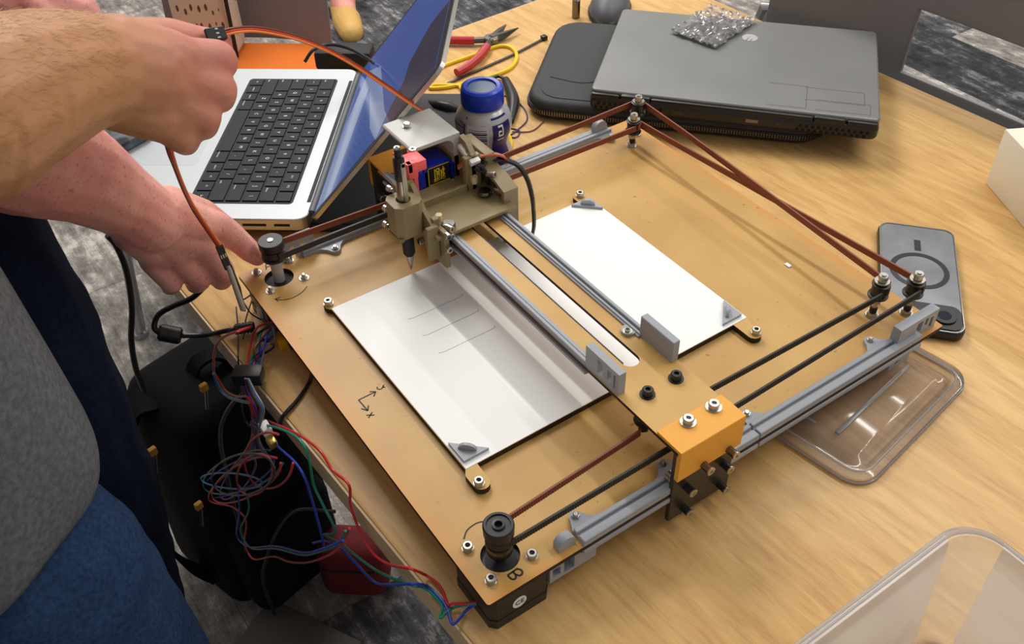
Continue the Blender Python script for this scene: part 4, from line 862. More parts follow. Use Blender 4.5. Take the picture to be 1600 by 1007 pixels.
for z in (13.4, 7.6): mb.tube([(a[0], a[1], z) for a in rr+[rr[0]]], 1.0, 6)
obj('piping', mb, M_blackp, zc)
mb = MB()
def walk(poly, step):
    out = []; acc = 0
    P = poly+[poly[0]]
    for a, b in zip(P, P[1:]):
        d = math.hypot(b[0]-a[0], b[1]-a[1]); t = step-acc
        while t <= d: out.append((a[0]+(b[0]-a[0])*t/d, a[1]+(b[1]-a[1])*t/d, math.atan2(b[1]-a[1], b[0]-a[0]))); t += step
        acc = (acc+d) % step
    return out
for (x, y, a) in walk(rrect(-1.3, 345.3, -1.3, 223.3, 34, 9), 3.0):
    for z in (11.6, 9.4): mb.box(-0.8, 0.8, -0.7, 0.7, -1.3, 1.3, M=Matrix.Translation((x, y, z if True else 0)) @ Matrix.Rotation(a, 4, 'Z'))
tag(obj('zipper_teeth', mb, M_steeld, zc, smooth=None), kind='stuff')
mb = MB(); mb.prism(rrect(14, 330, 12, 210, 26, 8), 24, 24.7); obj('top_panel', mb, M_sleeve, zc)
mb = MB(); mb.tube(cat([(20, 60, 24.8), (60, 52, 24.8), (90, 66, 24.8), (112, 70, 24.8)], 5), 0.7, 6); obj('crease_seam', mb, M_sleeve, zc)
# crumpled clear bag
bgm = bpy.data.materials.new('clear_film'); bgm.use_nodes = True; MATS['clear_film'] = bgm
nt = bgm.node_tree; nt.nodes.clear(); out = nt.nodes.new('ShaderNodeOutputMaterial'); tr = nt.nodes.new('ShaderNodeBsdfTransparent'); gl_ = nt.nodes.new('ShaderNodeBsdfGlossy'); gl_.inputs['Roughness'].default_value = 0.08
df = nt.nodes.new('ShaderNodeBsdfDiffuse'); df.inputs['Color'].default_value = (0.9, 0.9, 0.9, 1); m1 = nt.nodes.new('ShaderNodeMixShader'); m2 = nt.nodes.new('ShaderNodeMixShader'); fr = nt.nodes.new('ShaderNodeFresnel'); fr.inputs['IOR'].default_value = 1.9
nt.links.new(fr.outputs[0], m1.inputs[0]); nt.links.new(tr.outputs[0], m1.inputs[1]); nt.links.new(gl_.outputs[0], m1.inputs[2]); m2.inputs[0].default_value = 0.2; nt.links.new(m1.outputs[0], m2.inputs[1]); nt.links.new(df.outputs[0], m2.inputs[2]); nt.links.new(m2.outputs[0], out.inputs['Surface'])
def film(name, x0, x1, y0, y1, nx, ny, amp, z0, seed, loc, rot, label, cat_):
    bm = bmesh.new(); layers = []
    for s_ in (0, 1):
        g = [[None]*(ny+1) for _ in range(nx+1)]
        for i in range(nx+1):
            for j in range(ny+1):
                x = x0+(x1-x0)*i/nx; y = y0+(y1-y0)*j/ny
                q = Vector((x/11+seed, y/11, s_*3.7)); e = min(i, nx-i, j, ny-j)
                h = abs(noise.noise(q))*amp*1.3+abs(noise.noise(q*2.3))*amp*0.8 + (2.2*s_ if e > 0 else 0)
                dx = noise.noise(q+Vector((9, 0, 0)))*3.0; dy = noise.noise(q+Vector((0, 9, 0)))*3.0
                g[i][j] = bm.verts.new((x+dx, y+dy, z0+0.4+h+s_*0.5))
        for i in range(nx):
            for j in range(ny): bm.faces.new((g[i][j], g[i+1][j], g[i+1][j+1], g[i][j+1]))
    mb = MB(); mb.bm.free(); mb.bm = bm
    o = obj(name, mb, bgm, None, origin=(0, 0, 0), loc=loc, rot=(0, 0, rot), smooth=None, recalc=False)
    return tag(o, label, cat_)
film('plastic_bag', -36, 31, -46, 46, 30, 36, 7, 0, 1.3, (-92, 672, 10), 0.25, 'crumpled clear plastic bag lying on the dark grey laptop', 'bag')
# wireless mouse
mo = thing('computer_mouse', (-292, 668, -38), 'dark grey computer mouse behind the closed laptop', 'mouse', rot=0.75, org=(0, 0, 0))
mb = MB(); mb.sphere((0, 0, 4), 1, sub=4, sc=(28, 52, 26))
for v in mb.bm.verts: v.co.z = max(v.co.z, 2.0) if v.co.z < 10 else v.co.z
obj('body', mb, mat('mouse_grey', rgb(86, 88, 94), 0.5), mo)
mb = MB(); mb.sphere((0, 0, 3), 1, sub=3, sc=(30, 55, 9)); 
for v in mb.bm.verts: v.co.z = max(v.co.z, 0)
obj('skirt', mb, M_blackp, mo)
mb = MB(); mb.cyl((-3, 24, 24), (3, 24, 24), 7, n=20); obj('scroll_wheel', mb, M_blackm, mo)
mb = MB(); mb.box(-0.4, 0.4, 8, 50, 20, 29.5); obj('button_seam', mb, M_blackm, mo)
mb = MB(); mb.cyl((-303, 617, -38), (-303, 617, -12), 5.5, n=20, bev=0.5); mb.cyl((-303, 617, -12.2), (-303, 617, -11.9), 3, n=6); o = obj('metal_standoff', mb, M_steeld); tag(o, 'short grey metal standoff upright behind the zipped case', 'standoff')

# ---------------------------------------------------------------- smartphone
ph = thing('smartphone', (340, 530, -38), 'smartphone face down in a clear case with a dark ring', 'phone', rot=math.atan2(48, 56), org=(0, 0, 0))
# x: short side, y: long side away from the camera module
mb = MB(); mb.prism(rrect(-36, 36, -78, 78, 11), 0.5, 9); o = obj('bumper', mb, M_blackp, ph); md = o.modifiers.new('b', 'BEVEL'); md.width = 0.002; md.segments = 3; md.limit_method = 'ANGLE'
mb = MB(); mb.prism(rrect(-33.6, 33.6, -75.6, 75.6, 9), 9, 9.5); obj('back_glass', mb, mat('phone_back_glass', rgb(158, 160, 164), 0.22, metal=0.25, noise_amt=0.22, noise_scale=30), ph)
mb = MB(); mb.prism(circ(0, 6, 27, 48), 9.5, 9.75, holes=[circ(0, 6, 22.0, 48)[::-1]]); mb.box(-3, 3, 37, 54, 9.5, 9.75); obj('magnet_ring', mb, mat('ring_black', rgb(46, 50, 58), 0.4), ph)
mb = MB(); mb.prism(rrect(-33, 33, -74.5, -42, 9), 9.5, 11); mb.cyl((18, -58, 11), (18, -58, 12.6), 10.5, n=30, bev=0.4); mb.cyl((-8, -58, 11), (-8, -58, 12.2), 8, n=26, bev=0.4); obj('camera_module', mb, M_blackp, ph)
mb = MB(); mb.cyl((18, -58, 12.6), (18, -58, 12.8), 6, n=26); mb.cyl((-8, -58, 12.2), (-8, -58, 12.4), 5, n=26); obj('lens', mb, mat('lens_glass', rgb(20, 24, 36), 0.05, spec=0.9), ph)
mb = MB(); mb.tube([(a[0], a[1], 9.8) for a in rrect(-34.4, 34.4, -76.4, 76.4, 10)+[rrect(-34.4, 34.4, -76.4, 76.4, 10)[0]]], 0.7, 6); obj('case_rim', mb, M_steel, ph)

# ---------------------------------------------------------------- clear plastic lid and container
M_clear = mat('clear_polypropylene', rgb(238, 234, 230), 0.12, trans=0.0, spec=0.6)
def clearmat(name, tint, opac, rough=0.12):
    m = bpy.data.materials.new(name); m.use_nodes = True; nt = m.node_tree; nt.nodes.clear(); o = nt.nodes.new('ShaderNodeOutputMaterial')
    tr = nt.nodes.new('ShaderNodeBsdfTransparent'); tr.inputs[0].default_value = tint; g = nt.nodes.new('ShaderNodeBsdfGlossy'); g.inputs['Roughness'].default_value = rough
    d = nt.nodes.new('ShaderNodeBsdfDiffuse'); d.inputs[0].default_value = (0.92, 0.91, 0.91, 1); tl = nt.nodes.new('ShaderNodeBsdfTranslucent'); tl.inputs[0].default_value = (0.86, 0.83, 0.80, 1)
    dm = nt.nodes.new('ShaderNodeMixShader'); nt.links.new(d.outputs[0], dm.inputs[1]); nt.links.new(tl.outputs[0], dm.inputs[2])
    a = nt.nodes.new('ShaderNodeMixShader'); a.inputs[0].default_value = opac; nt.links.new(tr.outputs[0], a.inputs[1]); nt.links.new(dm.outputs[0], a.inputs[2])
    f = nt.nodes.new('ShaderNodeFresnel'); f.inputs[0].default_value = 1.45; b = nt.nodes.new('ShaderNodeMixShader'); nt.links.new(f.outputs[0], b.inputs[0]); nt.links.new(a.outputs[0], b.inputs[1]); nt.links.new(g.outputs[0], b.inputs[2]); nt.links.new(b.outputs[0], o.inputs[0]); MATS[name] = m
    return m
M_cl = clearmat('clear_plastic_lid', (0.96, 0.95, 0.95, 1), 0.20, 0.1); M_ct = clearmat('clear_plastic_tub', (0.97, 0.97, 0.98, 1), 0.34, 0.2); M_rim = clearmat('frosted_rim', (0.95, 0.93, 0.92, 1), 0.45, 0.2)
ld = thing('food_container_cover', (372, 362, -38), 'clear plastic food container lid partly under the drawing machine', 'lid', rot=math.radians(9), org=(0, 0, 0))
def loft(mb, sections, mi=0, close=False):
    rings = [[mb.bm.verts.new((p[0], p[1], z)) for p in poly] for poly, z in sections]
    n = len(rings[0])
    for A, B in zip(rings, rings[1:]):
        for k in range(n): mb.bm.faces.new([A[k], A[(k+1) % n], B[(k+1) % n], B[k]]).material_index = mi
    if close: mb.bm.faces.new(rings[-1]).material_index = mi
mb = MB(); x0, x1, y0, y1 = -110, 92, -82, 86
loft(mb, [(rrect(x0, x1, y0, y1, 20, 8), 0.6), (rrect(x0, x1, y0, y1, 20, 8), 6), (rrect(x0+3, x1-3, y0+3, y1-3, 18, 8), 7.5), (rrect(x0+9, x1-9, y0+9, y1-9, 14, 8), 7.5), (rrect(x0+12, x1-12, y0+12, y1-12, 12, 8), 3), (rrect(x0+17, x1-17, y0+17, y1-17, 9, 8), 3), (rrect(x0+20, x1-20, y0+20, y1-20, 7, 8), 5.5)], close=True)
o = obj('lid_panel', mb, M_cl, ld, smooth=50)
mb = MB(); r_ = rrect(x0, x1, y0, y1, 20, 8); mb.tube([(a[0], a[1], 1.6) for a in r_+[r_[0]]], 1.3, 8); r_ = rrect(x0+6, x1-6, y0+6, y1-6, 16, 8); mb.tube([(a[0], a[1], 7.8) for a in r_+[r_[0]]], 0.8, 8); obj('rim', mb, M_rim, ld)
mb = MB(); mb.box(46, 50, -50, 60, 5.5, 7.4, bev=0.8); mb.box(-30, 30, -54, -51, 5.5, 7.2, bev=0.8); obj('stiffening_rib', mb, M_rim, ld)
ct = thing('clear_tub', (655, 180, -38), 'open clear plastic food tub at the bottom right table corner', 'container', rot=0.0, org=(0, 0, 0))
X0, X1, Y0, Y1 = -92, 120, -130, 78
mb = MB(); out = []
for (g, z, r) in ((0, 96, 24), (0, 98, 24), (4, 98.5, 22), (5, 96, 21), (14, 4, 16), (19, 0.6, 14)): out.append((rrect(X0+g, X1-g, Y0+g, Y1-g, r, 8), z))
loft(mb, out, close=True)
for f in mb.bm.faces:   # frosted flat walls between clear corners
    if len(f.verts) == 4 and max((v.co-f.verts[0].co).length for v in f.verts) > 105 and abs(f.normal.z) < 0.9: f.material_index = 1
M_frost = clearmat('frosted_tub_wall', (0.95, 0.95, 0.97, 1), 0.82, 0.25)
mb.bm.normal_update(); obj('tub_wall', mb, [M_ct, M_frost], ct, smooth=50)
mb = MB(); r_ = rrect(X0-1.5, X1+1.5, Y0-1.5, Y1+1.5, 25, 8); mb.tube([(a[0], a[1], 95.5) for a in r_+[r_[0]]], 1.6, 8); mb.tube([(a[0]*0.972+0.4, a[1]*0.972-0.7, 98) for a in r_+[r_[0]]], 0.9, 8); obj('rim', mb, M_rim, ct)
mb = MB(); mb.box(-32, 36, -40, 34, 1, 24, bev=8, M=Matrix.Rotation(0.5, 4, 'Z')); o = obj('snack_packet', mb, mat('brown_paper_packet', rgb(176, 156, 130), 0.6, noise_amt=0.3, noise_scale=30), None, origin=(0, 0, 0), loc=(630, 206, -36)); tag(o, 'tan packet lying inside the clear plastic tub', 'packet')
mb = MB(); mb.lathe([(0, 0), (17, 0), (20, 3), (20, 5), (0.1, 6.5)], n=28, cap=False); o = obj('green_disc', mb, mat('olive_green_lid', rgb(150, 168, 60), 0.4), None, origin=(0, 0, 0), loc=(608, 190, -11)); tag(o, 'small green disc on the packet inside the clear tub', 'disc')
# white box at the right edge
mb = MB(); mb.box(0, 110, -60, 60, 0, 66, bev=1.5); o = obj('white_box', mb, mat('cream_card', rgb(240, 234, 214), 0.6), None, origin=(0, 0, 0), loc=(304, 775, -38), rot=(0, 0, math.radians(-28))); tag(o, 'cream white box on the table at the far right', 'box')

# ---------------------------------------------------------------- small bottle
bt = thing('drink_bottle', (-52, 302, -38), 'small silver and navy drink bottle with blue screw cap', 'bottle', org=(0, 0, 0))
Z0 = 0
prof = [(20, 0), (27.5, 1.5), (29, 5), (29, 34), (26.5, 40), (25.0, 46), (26.5, 52), (29.6, 60), (30.2, 68), (28, 77), (23, 83), (21, 85), (21, 89)]
mb = MB(); mb.lathe(prof, n=48); obj('body', mb, mat('bottle_silver_label', rgb(188, 188, 192), 0.3, metal=0.35), bt)
mb = MB(); cp = [(21.6, 87.5), (22.4, 89), (22.4, 103), (21.4, 106.5), (18.8, 108), (15.2, 107.6), (14.2, 105.5), (0.1, 105.3)]
mb.lathe(cp, n=48, cap=False); obj('cap', mb, mat('royal_blue_plastic', rgb(22, 58, 186), 0.3), bt)
mb = MB(); mb.cyl((0, 0, 105.3), (0, 0, 105.7), 14.3, n=40); obj('cap_inlay', mb, mat('cap_blue_grey', rgb(84, 104, 136), 0.25), bt)
def wrap(mb, a0, a1, z0, z1, off=0.35, n=14, m=10, mi=0):
    def R(z):
        for (ra, za), (rb, zb) in zip(prof, prof[1:]):
            if za <= z <= zb: return ra+(rb-ra)*(z-za)/(zb-za)
        return 21
    g = [[None]*(m+1) for _ in range(n+1)]
    for i in range(n+1):
        for j in range(m+1):
            a = math.radians(a0+(a1-a0)*i/n); z = z0+(z1-z0)*j/m; r = R(z)+off; g[i][j] = mb.bm.verts.new((r*math.cos(a), r*math.sin(a), z))
    for i in range(n):
        for j in range(m): mb.bm.faces.new((g[i][j], g[i+1][j], g[i+1][j+1], g[i][j+1])).material_index = mi
# camera sees the bottle from azimuth about -32 degrees
VA = -32
M_navy = mat('navy_label', rgb(26, 28, 96), 0.28); M_lab = mat('white_label', rgb(206, 208, 212), 0.3)
mb = MB(); wrap(mb, VA+18, VA+64, 8, 82); wrap(mb, VA-44, VA-41, 6, 82); wrap(mb, VA-64, VA-30, 16, 18); wrap(mb, VA-86, VA-44, 71.4, 72.4); obj('navy_panel', mb, M_navy, bt, recalc=False)
mb = MB(); wrap(mb, VA-36, VA+10, 18, 76, 0.35); obj('barcode_panel', mb, M_lab, bt, recalc=False)
mb = MB(); z = 26.0
random.seed(11)
while z < 72:
    h = random.choice([0.5, 0.8, 1.4, 2.0]); wrap(mb, VA-30, VA+6, z, z+h, 0.55, 10, 1); z += h+random.choice([0.7, 1.0, 1.6])
for k in range(5): wrap(mb, VA-34, VA+(12 if k % 2 else 4), 3+k*2.6, 4.2+k*2.6, 0.55, 10, 1)
obj('barcode', mb, M_navy, bt, recalc=False)
def wraptext(txt, size, a, z, m, name, rot=0):
    bm = text_bm(txt, size, 0.0); mb = MB(); mb.merge(bm)
    for v in mb.bm.verts:
        x, y = v.co.x, v.co.y
        if rot: x, y = x*math.cos(rot)-y*math.sin(rot), x*math.sin(rot)+y*math.cos(rot)
        zz = z+y; r = 30.2
        for (ra, za), (rb, zb) in zip(prof, prof[1:]):
            if za <= zz <= zb: r = ra+(rb-ra)*(zz-za)/(zb-za)
        an = math.radians(a)+x/28.0; r += 0.6
        v.co = Vector((r*math.cos(an), r*math.sin(an), zz))
    obj(name, mb, m, bt, smooth=None, recalc=False)
wraptext('220', 8.5, VA-56, 61.5, M_navy, 'label_text'); wraptext('Vita', 6.0, VA-52, 76, M_navy, 'label_text'); wraptext('Calories', 2.6, VA-55, 69.4, M_navy, 'label_text')
mb = MB()   # white spiral emblem: a square-cornered letter-like mark
for (a0, a1, z0, z1) in ((30, 42, 72.5, 74.6), (39.5, 42, 62, 74.6), (30, 42, 62, 64), (30, 32.5, 62, 69), (30, 37, 67, 69), (28, 44, 57.5, 59.2)): wrap(mb, VA+a0, VA+a1, z0, z1, 0.65, 4, 2)
obj('emblem', mb, M_white, bt, recalc=False)

# ---------------------------------------------------------------- tools and cables on the table
fc = thing('flush_cutters', (-300, 440, -38), 'side cutters with red grips behind the open laptop', 'pliers')
P_ = PATHS
mb = MB(); mb.tube(cat([(-372, 395, -32), (-350, 418, -31), (-328, 444, -31), (-317, 458, -31)], 6), 5.5, 10); obj('grip', mb, mat('red_vinyl', rgb(186, 52, 56), 0.4), fc)
mb = MB(); mb.tube(cat([(-257, 393, -32), (-262, 414, -31), (-276, 440, -31), (-292, 462, -31)], 6), 5.5, 10); obj('grip', mb, MATS['red_vinyl'], fc)
mb = MB(); mb.cyl((-306, 478, -37), (-306, 478, -27), 10, n=26, bev=1); mb.tube([(-318, 457, -31), (-306, 478, -31)], 4.4, 8); mb.tube([(-291, 461, -31), (-306, 478, -31)], 4.4, 8); obj('joint', mb, M_steeld, fc)
mb = MB(); mb.tube([(-306, 478, -31), (-318, 500, -31), (-330, 518, -31)], 0, 6, rr=[6, 5, 0.8]); mb.tube([(-306, 478, -31), (-306, 500, -31), (-312, 526, -31)], 0, 6, rr=[6, 5, 0.8]); obj('jaw', mb, M_steeld, fc)
def cable(name, pts, r, m, label, cat_='cable', k=6, n=8, grp=None, raw=False):
    mb = MB(); mb.tube(cat(pts, k), r, n); o = obj(name, mb, m); return tag(o, label, cat_, grp)
cable('yellow_cable', P_['yellow'], 2.6, M_yellow, 'yellow cable looped on the table beside the bottle')
M_wb = mat('navy_wire', rgb(58, 62, 110), 0.4); M_wp = mat('purple_wire', rgb(110, 64, 86), 0.4)
cable('blue_wire', P_['bluewire'], 0.8, M_wb, 'thin navy wire looping right of the bottle')
cable('blue_wire', P_['bluewire2'], 0.8, M_wb, 'short thin navy wire curl close beside the bottle')
cable('purple_wire', P_['purplewire'], 0.7, M_wp, 'thin purple wire end near the zipped case')
zt = thing('cable_tie', P_['ziptie'][0], 'black cable tie lying beside the red cutters', 'cable tie')
mb = MB(); mb.band(cat(P_['ziptie'], 6), 1.2, 3.4); obj('strap', mb, M_blackp, zt)
q = P_['ziptie'][0]; mb = MB(); mb.box(q[0]-4, q[0]+4, q[1]-3.5, q[1]+3.5, -38, -32, bev=0.8); obj('head', mb, M_blackp, zt)
hp = thing('sports_headphones', (-200, 370, -38), 'black behind-the-neck headphones around the bottle', 'headphones')
mb = MB(); mb.tube(cat([(-262, 345, -33), (-250, 330, -34), (-236, 322, -34), (-216, 328, -33)], 6), 2.0, 8); mb.tube(cat(P_['earband'], 6), 2.2, 8); obj('neck_band', mb, M_blackp, hp)
mb = MB(); a, b = Vector(P_['phones2'][0]), Vector(P_['phones2'][-1]); mb.tube(cat(P_['phones2'], 6), 0, 10, rr=None) if False else None
pts = cat(P_['phones2'], 4); mb.tube(pts, 0, 12, rr=[4+4*math.sin(math.pi*min(1, (i+1)/len(pts))) for i in range(len(pts))]); obj('ear_piece', mb, M_blackp, hp)
mb = MB(); mb.tube([(-216, 328, -33), (-200, 330, -31), (-184, 338, -31), (-172, 348, -32)], 0, 12, rr=[2.5, 7, 8, 3]); obj('ear_piece', mb, M_blackp, hp)
mb = MB(); mb.box(278, 284, 409, 413, 0.05, 1.2, bev=0.5); o = obj('paper_scrap', mb, M_paper); tag(o, 'tiny white scrap on the board near the right idler posts', 'scrap')

# ---------------------------------------------------------------- wires hanging at the near table edge
WC = dict(red=rgb(196, 44, 48), green=rgb(28, 128, 104), blue=rgb(34, 62, 170), purple=rgb(122, 66, 140), black=rgb(26, 26, 28), brown=rgb(110, 54, 34), cyan=rgb(40, 120, 170), grey=rgb(130, 130, 134))
WM = {k: mat('wire_'+k, v, 0.4) for k, v in WC.items()}
g1 = 'loose jumper wires under the table edge'
cable('red_wire', P_['wire_red'], 1.1, WM['red'], 'red wire from the near motor running along the table edge', 'wire')
cable('green_wire', P_['wire_green'], 1.1, WM['green'], 'green wire from the near motor hanging past the table edge', 'wire')
cable('blue_wire', P_['wire_blue'], 1.1, WM['blue'], 'blue wire from the near motor over the table edge', 'wire')
cable('blue_wire', P_['wire_blue2'], 1.1, WM['blue'], 'long blue wire descending left of the table edge', 'wire')
cable('green_wire', P_['wire_green2'], 1.0, WM['green'], 'green wire of the low hanging loop', 'wire')
cable('red_wire', P_['wire_red2'], 1.1, WM['red'], 'red wire of the lowest hanging loop', 'wire')
cable('blue_wire', P_['wire_blue3'], 1.0, WM['blue'], 'blue wire of the low hanging loop', 'wire')
cable('red_wire', P_['wire_red3'], 1.2, WM['red'], 'red wire arc left of the black barrel plug', 'wire')
cable('blue_wire', P_['wire_blue4'], 1.6, WM['cyan'], 'blue wire arc leaving the red arc at the table edge', 'wire')
cable('red_wire', P_['wire_red4'], 1.0, WM['red'], 'red wire beside the blue arc at the table edge', 'wire')
for nme, c, lb in (('loop_blue', 'blue', 'wide blue loop in the wire tangle'), ('loop_green', 'green', 'wide green loop in the wire tangle'), ('loop_red', 'red', 'wide red loop in the wire tangle'), ('loop_blue2', 'cyan', 'flat light blue loop low in the wire tangle'),
                   ('loop_red2', 'red', 'narrow red loop in the wire tangle'), ('loop_black', 'black', 'black loop in the wire tangle'), ('loop_purple', 'purple', 'purple loop in the wire tangle'), ('loop_red3', 'red', 'rightmost red loop of the wire tangle')):
    cable(c+'_wire', P_[nme], 1.0, WM[c], lb, 'wire', k=4)
hd = thing('dupont_connector', P_['bundle_red'][-1], 'black multi-pin connector block in the wire bundle', 'connector')
q0 = Vector(P_['bundle_red'][-1]); q1 = Vector(P_['bundle_grey'][-1]); c_ = (q0+q1)/2
ang = math.atan2((q1-q0).y, (q1-q0).x)
mb = MB(); mb.box(-12, 12, -7, 7, -3, 9, bev=0.6, M=Matrix.Translation(c_+Vector((0, 0, -2))) @ Matrix.Rotation(ang, 4, 'Z')); obj('housing', mb, M_blackp, hd)
for c in ('red', 'green', 'blue', 'purple', 'black', 'brown', 'cyan', 'grey'):
    cable(c+'_wire', P_['bundle_'+c], 1.05, WM[c], c+' wire of the bundle between board and connector block', 'wire')
    cable(c+'_wire', P_['drop_'+c], 0.9, WM[c], c+' wire dropping from the connector block', 'wire')
for nme, lb in (('dup_a', 'short black wire under the grey probe'), ('dup_b', 'black wire crossing behind the barrel plug'), ('dup_c', 'thin black wire crossing the table corner'), ('dup_d', 'thin black wire at the machine corner')):
    cable('black_wire', P_[nme], 0.7, WM['black'], lb, 'wire')
cable('black_wire', P_['board_cable'], 1.7, M_blackp, 'black cable running from the board over the table edge', 'cable')
pc = thing('power_lead', P_['power_cable'][3], 'black power lead with ferrite and barrel plug by the hand', 'cable')
mb = MB(); mb.tube(cat(P_['power_cable'], 6), 2.6, 10); mb.tube(cat(P_['power_cable2'], 6), 2.4, 10); obj('lead', mb, M_blackp, pc)
a, b = [Vector(v) for v in P_['ferrite']]; mb = MB(); mb.cyl(a, b, 8, n=24, bev=2); obj('ferrite_bead', mb, M_blackp, pc)
a, b = [Vector(v) for v in P_['plug']]; mb = MB(); mb.cyl(a, b, 4.6, n=20, bev=1)
for k in range(5): q = a.lerp(b, 0.1+k*0.16); mb.cyl(q, q+(b-a).normalized()*1.6, 5.3, n=16)
obj('barrel_plug', mb, M_blackp, pc)
# controller board with its connectors under the machine
cb = thing('controller_board', (60, 30, -38), 'small controller board with yellow power connector under the machine', 'circuit board')
mb = MB(); mb.box(20, 84, 8, 64, -34, -32); obj('board', mb, mat('board_black', rgb(24, 36, 34), 0.4), cb)
mb = MB(); mb.box(62, 76, 0, 14, -38, -26, bev=0.8); obj('power_connector', mb, mat('amber_plastic', rgb(238, 170, 20), 0.4), cb)
mb = MB(); mb.box(22, 50, 4, 14, -32, -21, bev=0.6); obj('pin_header', mb, M_blackp, cb)
mb = MB(); mb.box(28, 34, 1, 6, -30, -20, bev=0.4); obj('white_plug', mb, M_white, cb)
q = Vector(P_['white'][0]); mb = MB(); mb.box(q.x-6, q.x+6, q.y-4, q.y+4, q.z-4, q.z+4, bev=0.8); o = obj('white_plug', mb, M_white); tag(o, 'small white plug hanging among the wires', 'connector')
mb = MB(); mb.box(q.x+6, q.x+16, q.y-4, q.y+3, q.z-10, q.z-3, bev=0.8); o = obj('brass_connector', mb, mat('brass', rgb(190, 160, 90), 0.3, metal=0.8)); tag(o, 'small brass connector beside the white plug', 'connector')
# servo lead, held in the fist, and its second length with probe
sl_ = thing('servo_lead', P_['servo'][0], 'orange, red and brown servo lead running from carriage to fist', 'wire')
def ribbon(parent, pts, nmat):
    pts = cat(pts, 8); 
    for i, (c, m_) in enumerate(nmat):
        mb = MB(); off = (i-1)*1.5; out = []
        for j, p in enumerate(pts):
            d = (pts[min(j+1, len(pts)-1)]-pts[max(j-1, 0)]).normalized(); u = d.cross(Vector((0.72, 0, 0.69))).normalized(); out.append(p+u*off)
        mb.tube(out, 0.85, 8); obj('wire_core', mb, m_, parent)
SM = [('orange', mat('orange_wire', rgb(240, 140, 60), 0.4)), ('red', mat('servo_red_wire', rgb(206, 60, 30), 0.4)), ('brown', mat('servo_brown_wire', rgb(116, 44, 24), 0.4))]
ribbon(sl_, P_['servo'], SM)
def conn(parent, key, w, hgt=3.2):
    a, b = [Vector(v) for v in P_[key]]; d = (b-a); L_ = d.length; u = d.normalized(); s = u.cross(Vector((0.72, 0, 0.69))).normalized(); n_ = s.cross(u)
    M = Matrix((u, s, n_)).transposed().to_4x4(); M.translation = a
    mb = MB(); mb.box(0, L_, -w/2, w/2, -hgt/2, hgt/2, bev=0.4, seg=1, M=M); o = obj('connector', mb, M_blackp, parent)
    mb = MB(); 
    for k in (-1, 0, 1): mb.box(L_*0.35, L_*0.5, k*w/3-0.5, k*w/3+0.5, hgt/2, hgt/2+0.1, M=M)
    obj('contact', mb, M_steel, o)
conn(sl_, 'conn1', 8.5)
s2 = thing('jumper_lead', P_['servo2'][0], 'orange and brown jumper lead hanging from the fist over the hand', 'wire')
ribbon(s2, P_['servo2'], SM); conn(s2, 'conn2', 6)
a, b = [Vector(v) for v in P_['stick']]; mb = MB(); mb.tube([a, a.lerp(b, .1), b], 0, 12, rr=[1.6, 2.2, 2.6]); o = obj('probe_sleeve', mb, mat('grey_sleeving', rgb(168, 160, 150), 0.4), s2)
mb = MB(); mb.tube(P_['stick2'], 1.3, 8); obj('probe_wire', mb, M_blackp, s2)

# ---------------------------------------------------------------- backpack and floor items under the table
M_bag = mat('black_nylon', rgb(13, 13, 15), 0.85, spec=0.15, bump=0.4, bump_scale=900)
bp = thing('backpack', (-310, -5, -778), 'black backpack with yellow zip pulls standing beside the table', 'backpack', rot=0.25, org=(0, 0, 0))
mb = MB(); mb.box(-105, 115, -105, 95, 0, 415, bev=52, seg=5)
def dsp(co, n_): 
    return n_*(noise.noise(Vector(co)/60)*14)
o = obj('bag_body', mb, M_bag, bp)
for v in o.data.vertices:
    k = noise.noise(v.co*16)*0.012; v.co += v.normal*k
    t = v.co.z/0.415; v.co.x *= 1-0.25*max(0, t-0.4); v.co.y *= 1-0.2*max(0, t-0.4)
md = o.modifiers.new('s', 'SUBSURF'); md.levels = 1; md.render_levels = 1
mb = MB(); mb.box(20, 142, -88, 70, 20, 210, bev=26, seg=4); obj('front_pocket', mb, M_bag, bp)
mb = MB(); mb.tube(cat([(118, -84, 60), (128, -80, 200), (122, -70, 330), (90, -40, 392), (80, 20, 400), (110, 66, 330)], 8), 3.2, 8); mb.tube(cat([(146, -80, 40), (148, -76, 150), (142, -10, 212), (146, 60, 150)], 8), 3.0, 8); obj('zipper', mb, M_blackp, bp)
mb = MB(); mb.band(cat([(-10, -70, 402), (-30, -110, 380), (-20, -150, 250), (10, -135, 120), (30, -110, 60)], 8), 46, 7, side=(1, 0, 0)); obj('shoulder_strap', mb, M_bag, bp)
mb = MB(); mb.band(cat([(0, -20, 408), (10, -10, 432), (20, 10, 436), (30, 30, 408)], 8), 22, 5, side=(1, 0, 0)); obj('carry_handle', mb, M_bag, bp)
_c, _s = math.cos(0.25), math.sin(0.25)
BP_PULLS = [(((q[0]+310)*_c+(q[1]+5)*_s), (-(q[0]+310)*_s+(q[1]+5)*_c), q[2]+778) for q in PATHS['bag_pulls']]
M_yp = mat('amber_zip_pull', rgb(176, 124, 30), 0.6)
for (x, y, z) in BP_PULLS:
    mb = MB(); mb.box(x-3, x+4, y-5, y+5, z-6, z+5, bev=1.5); mb.tube([(x+3, y, z-6), (x+8, y-8, z-28)], 2.2, 8, mi=1); obj('zip_pull', mb, [M_yp, M_steeld], bp)
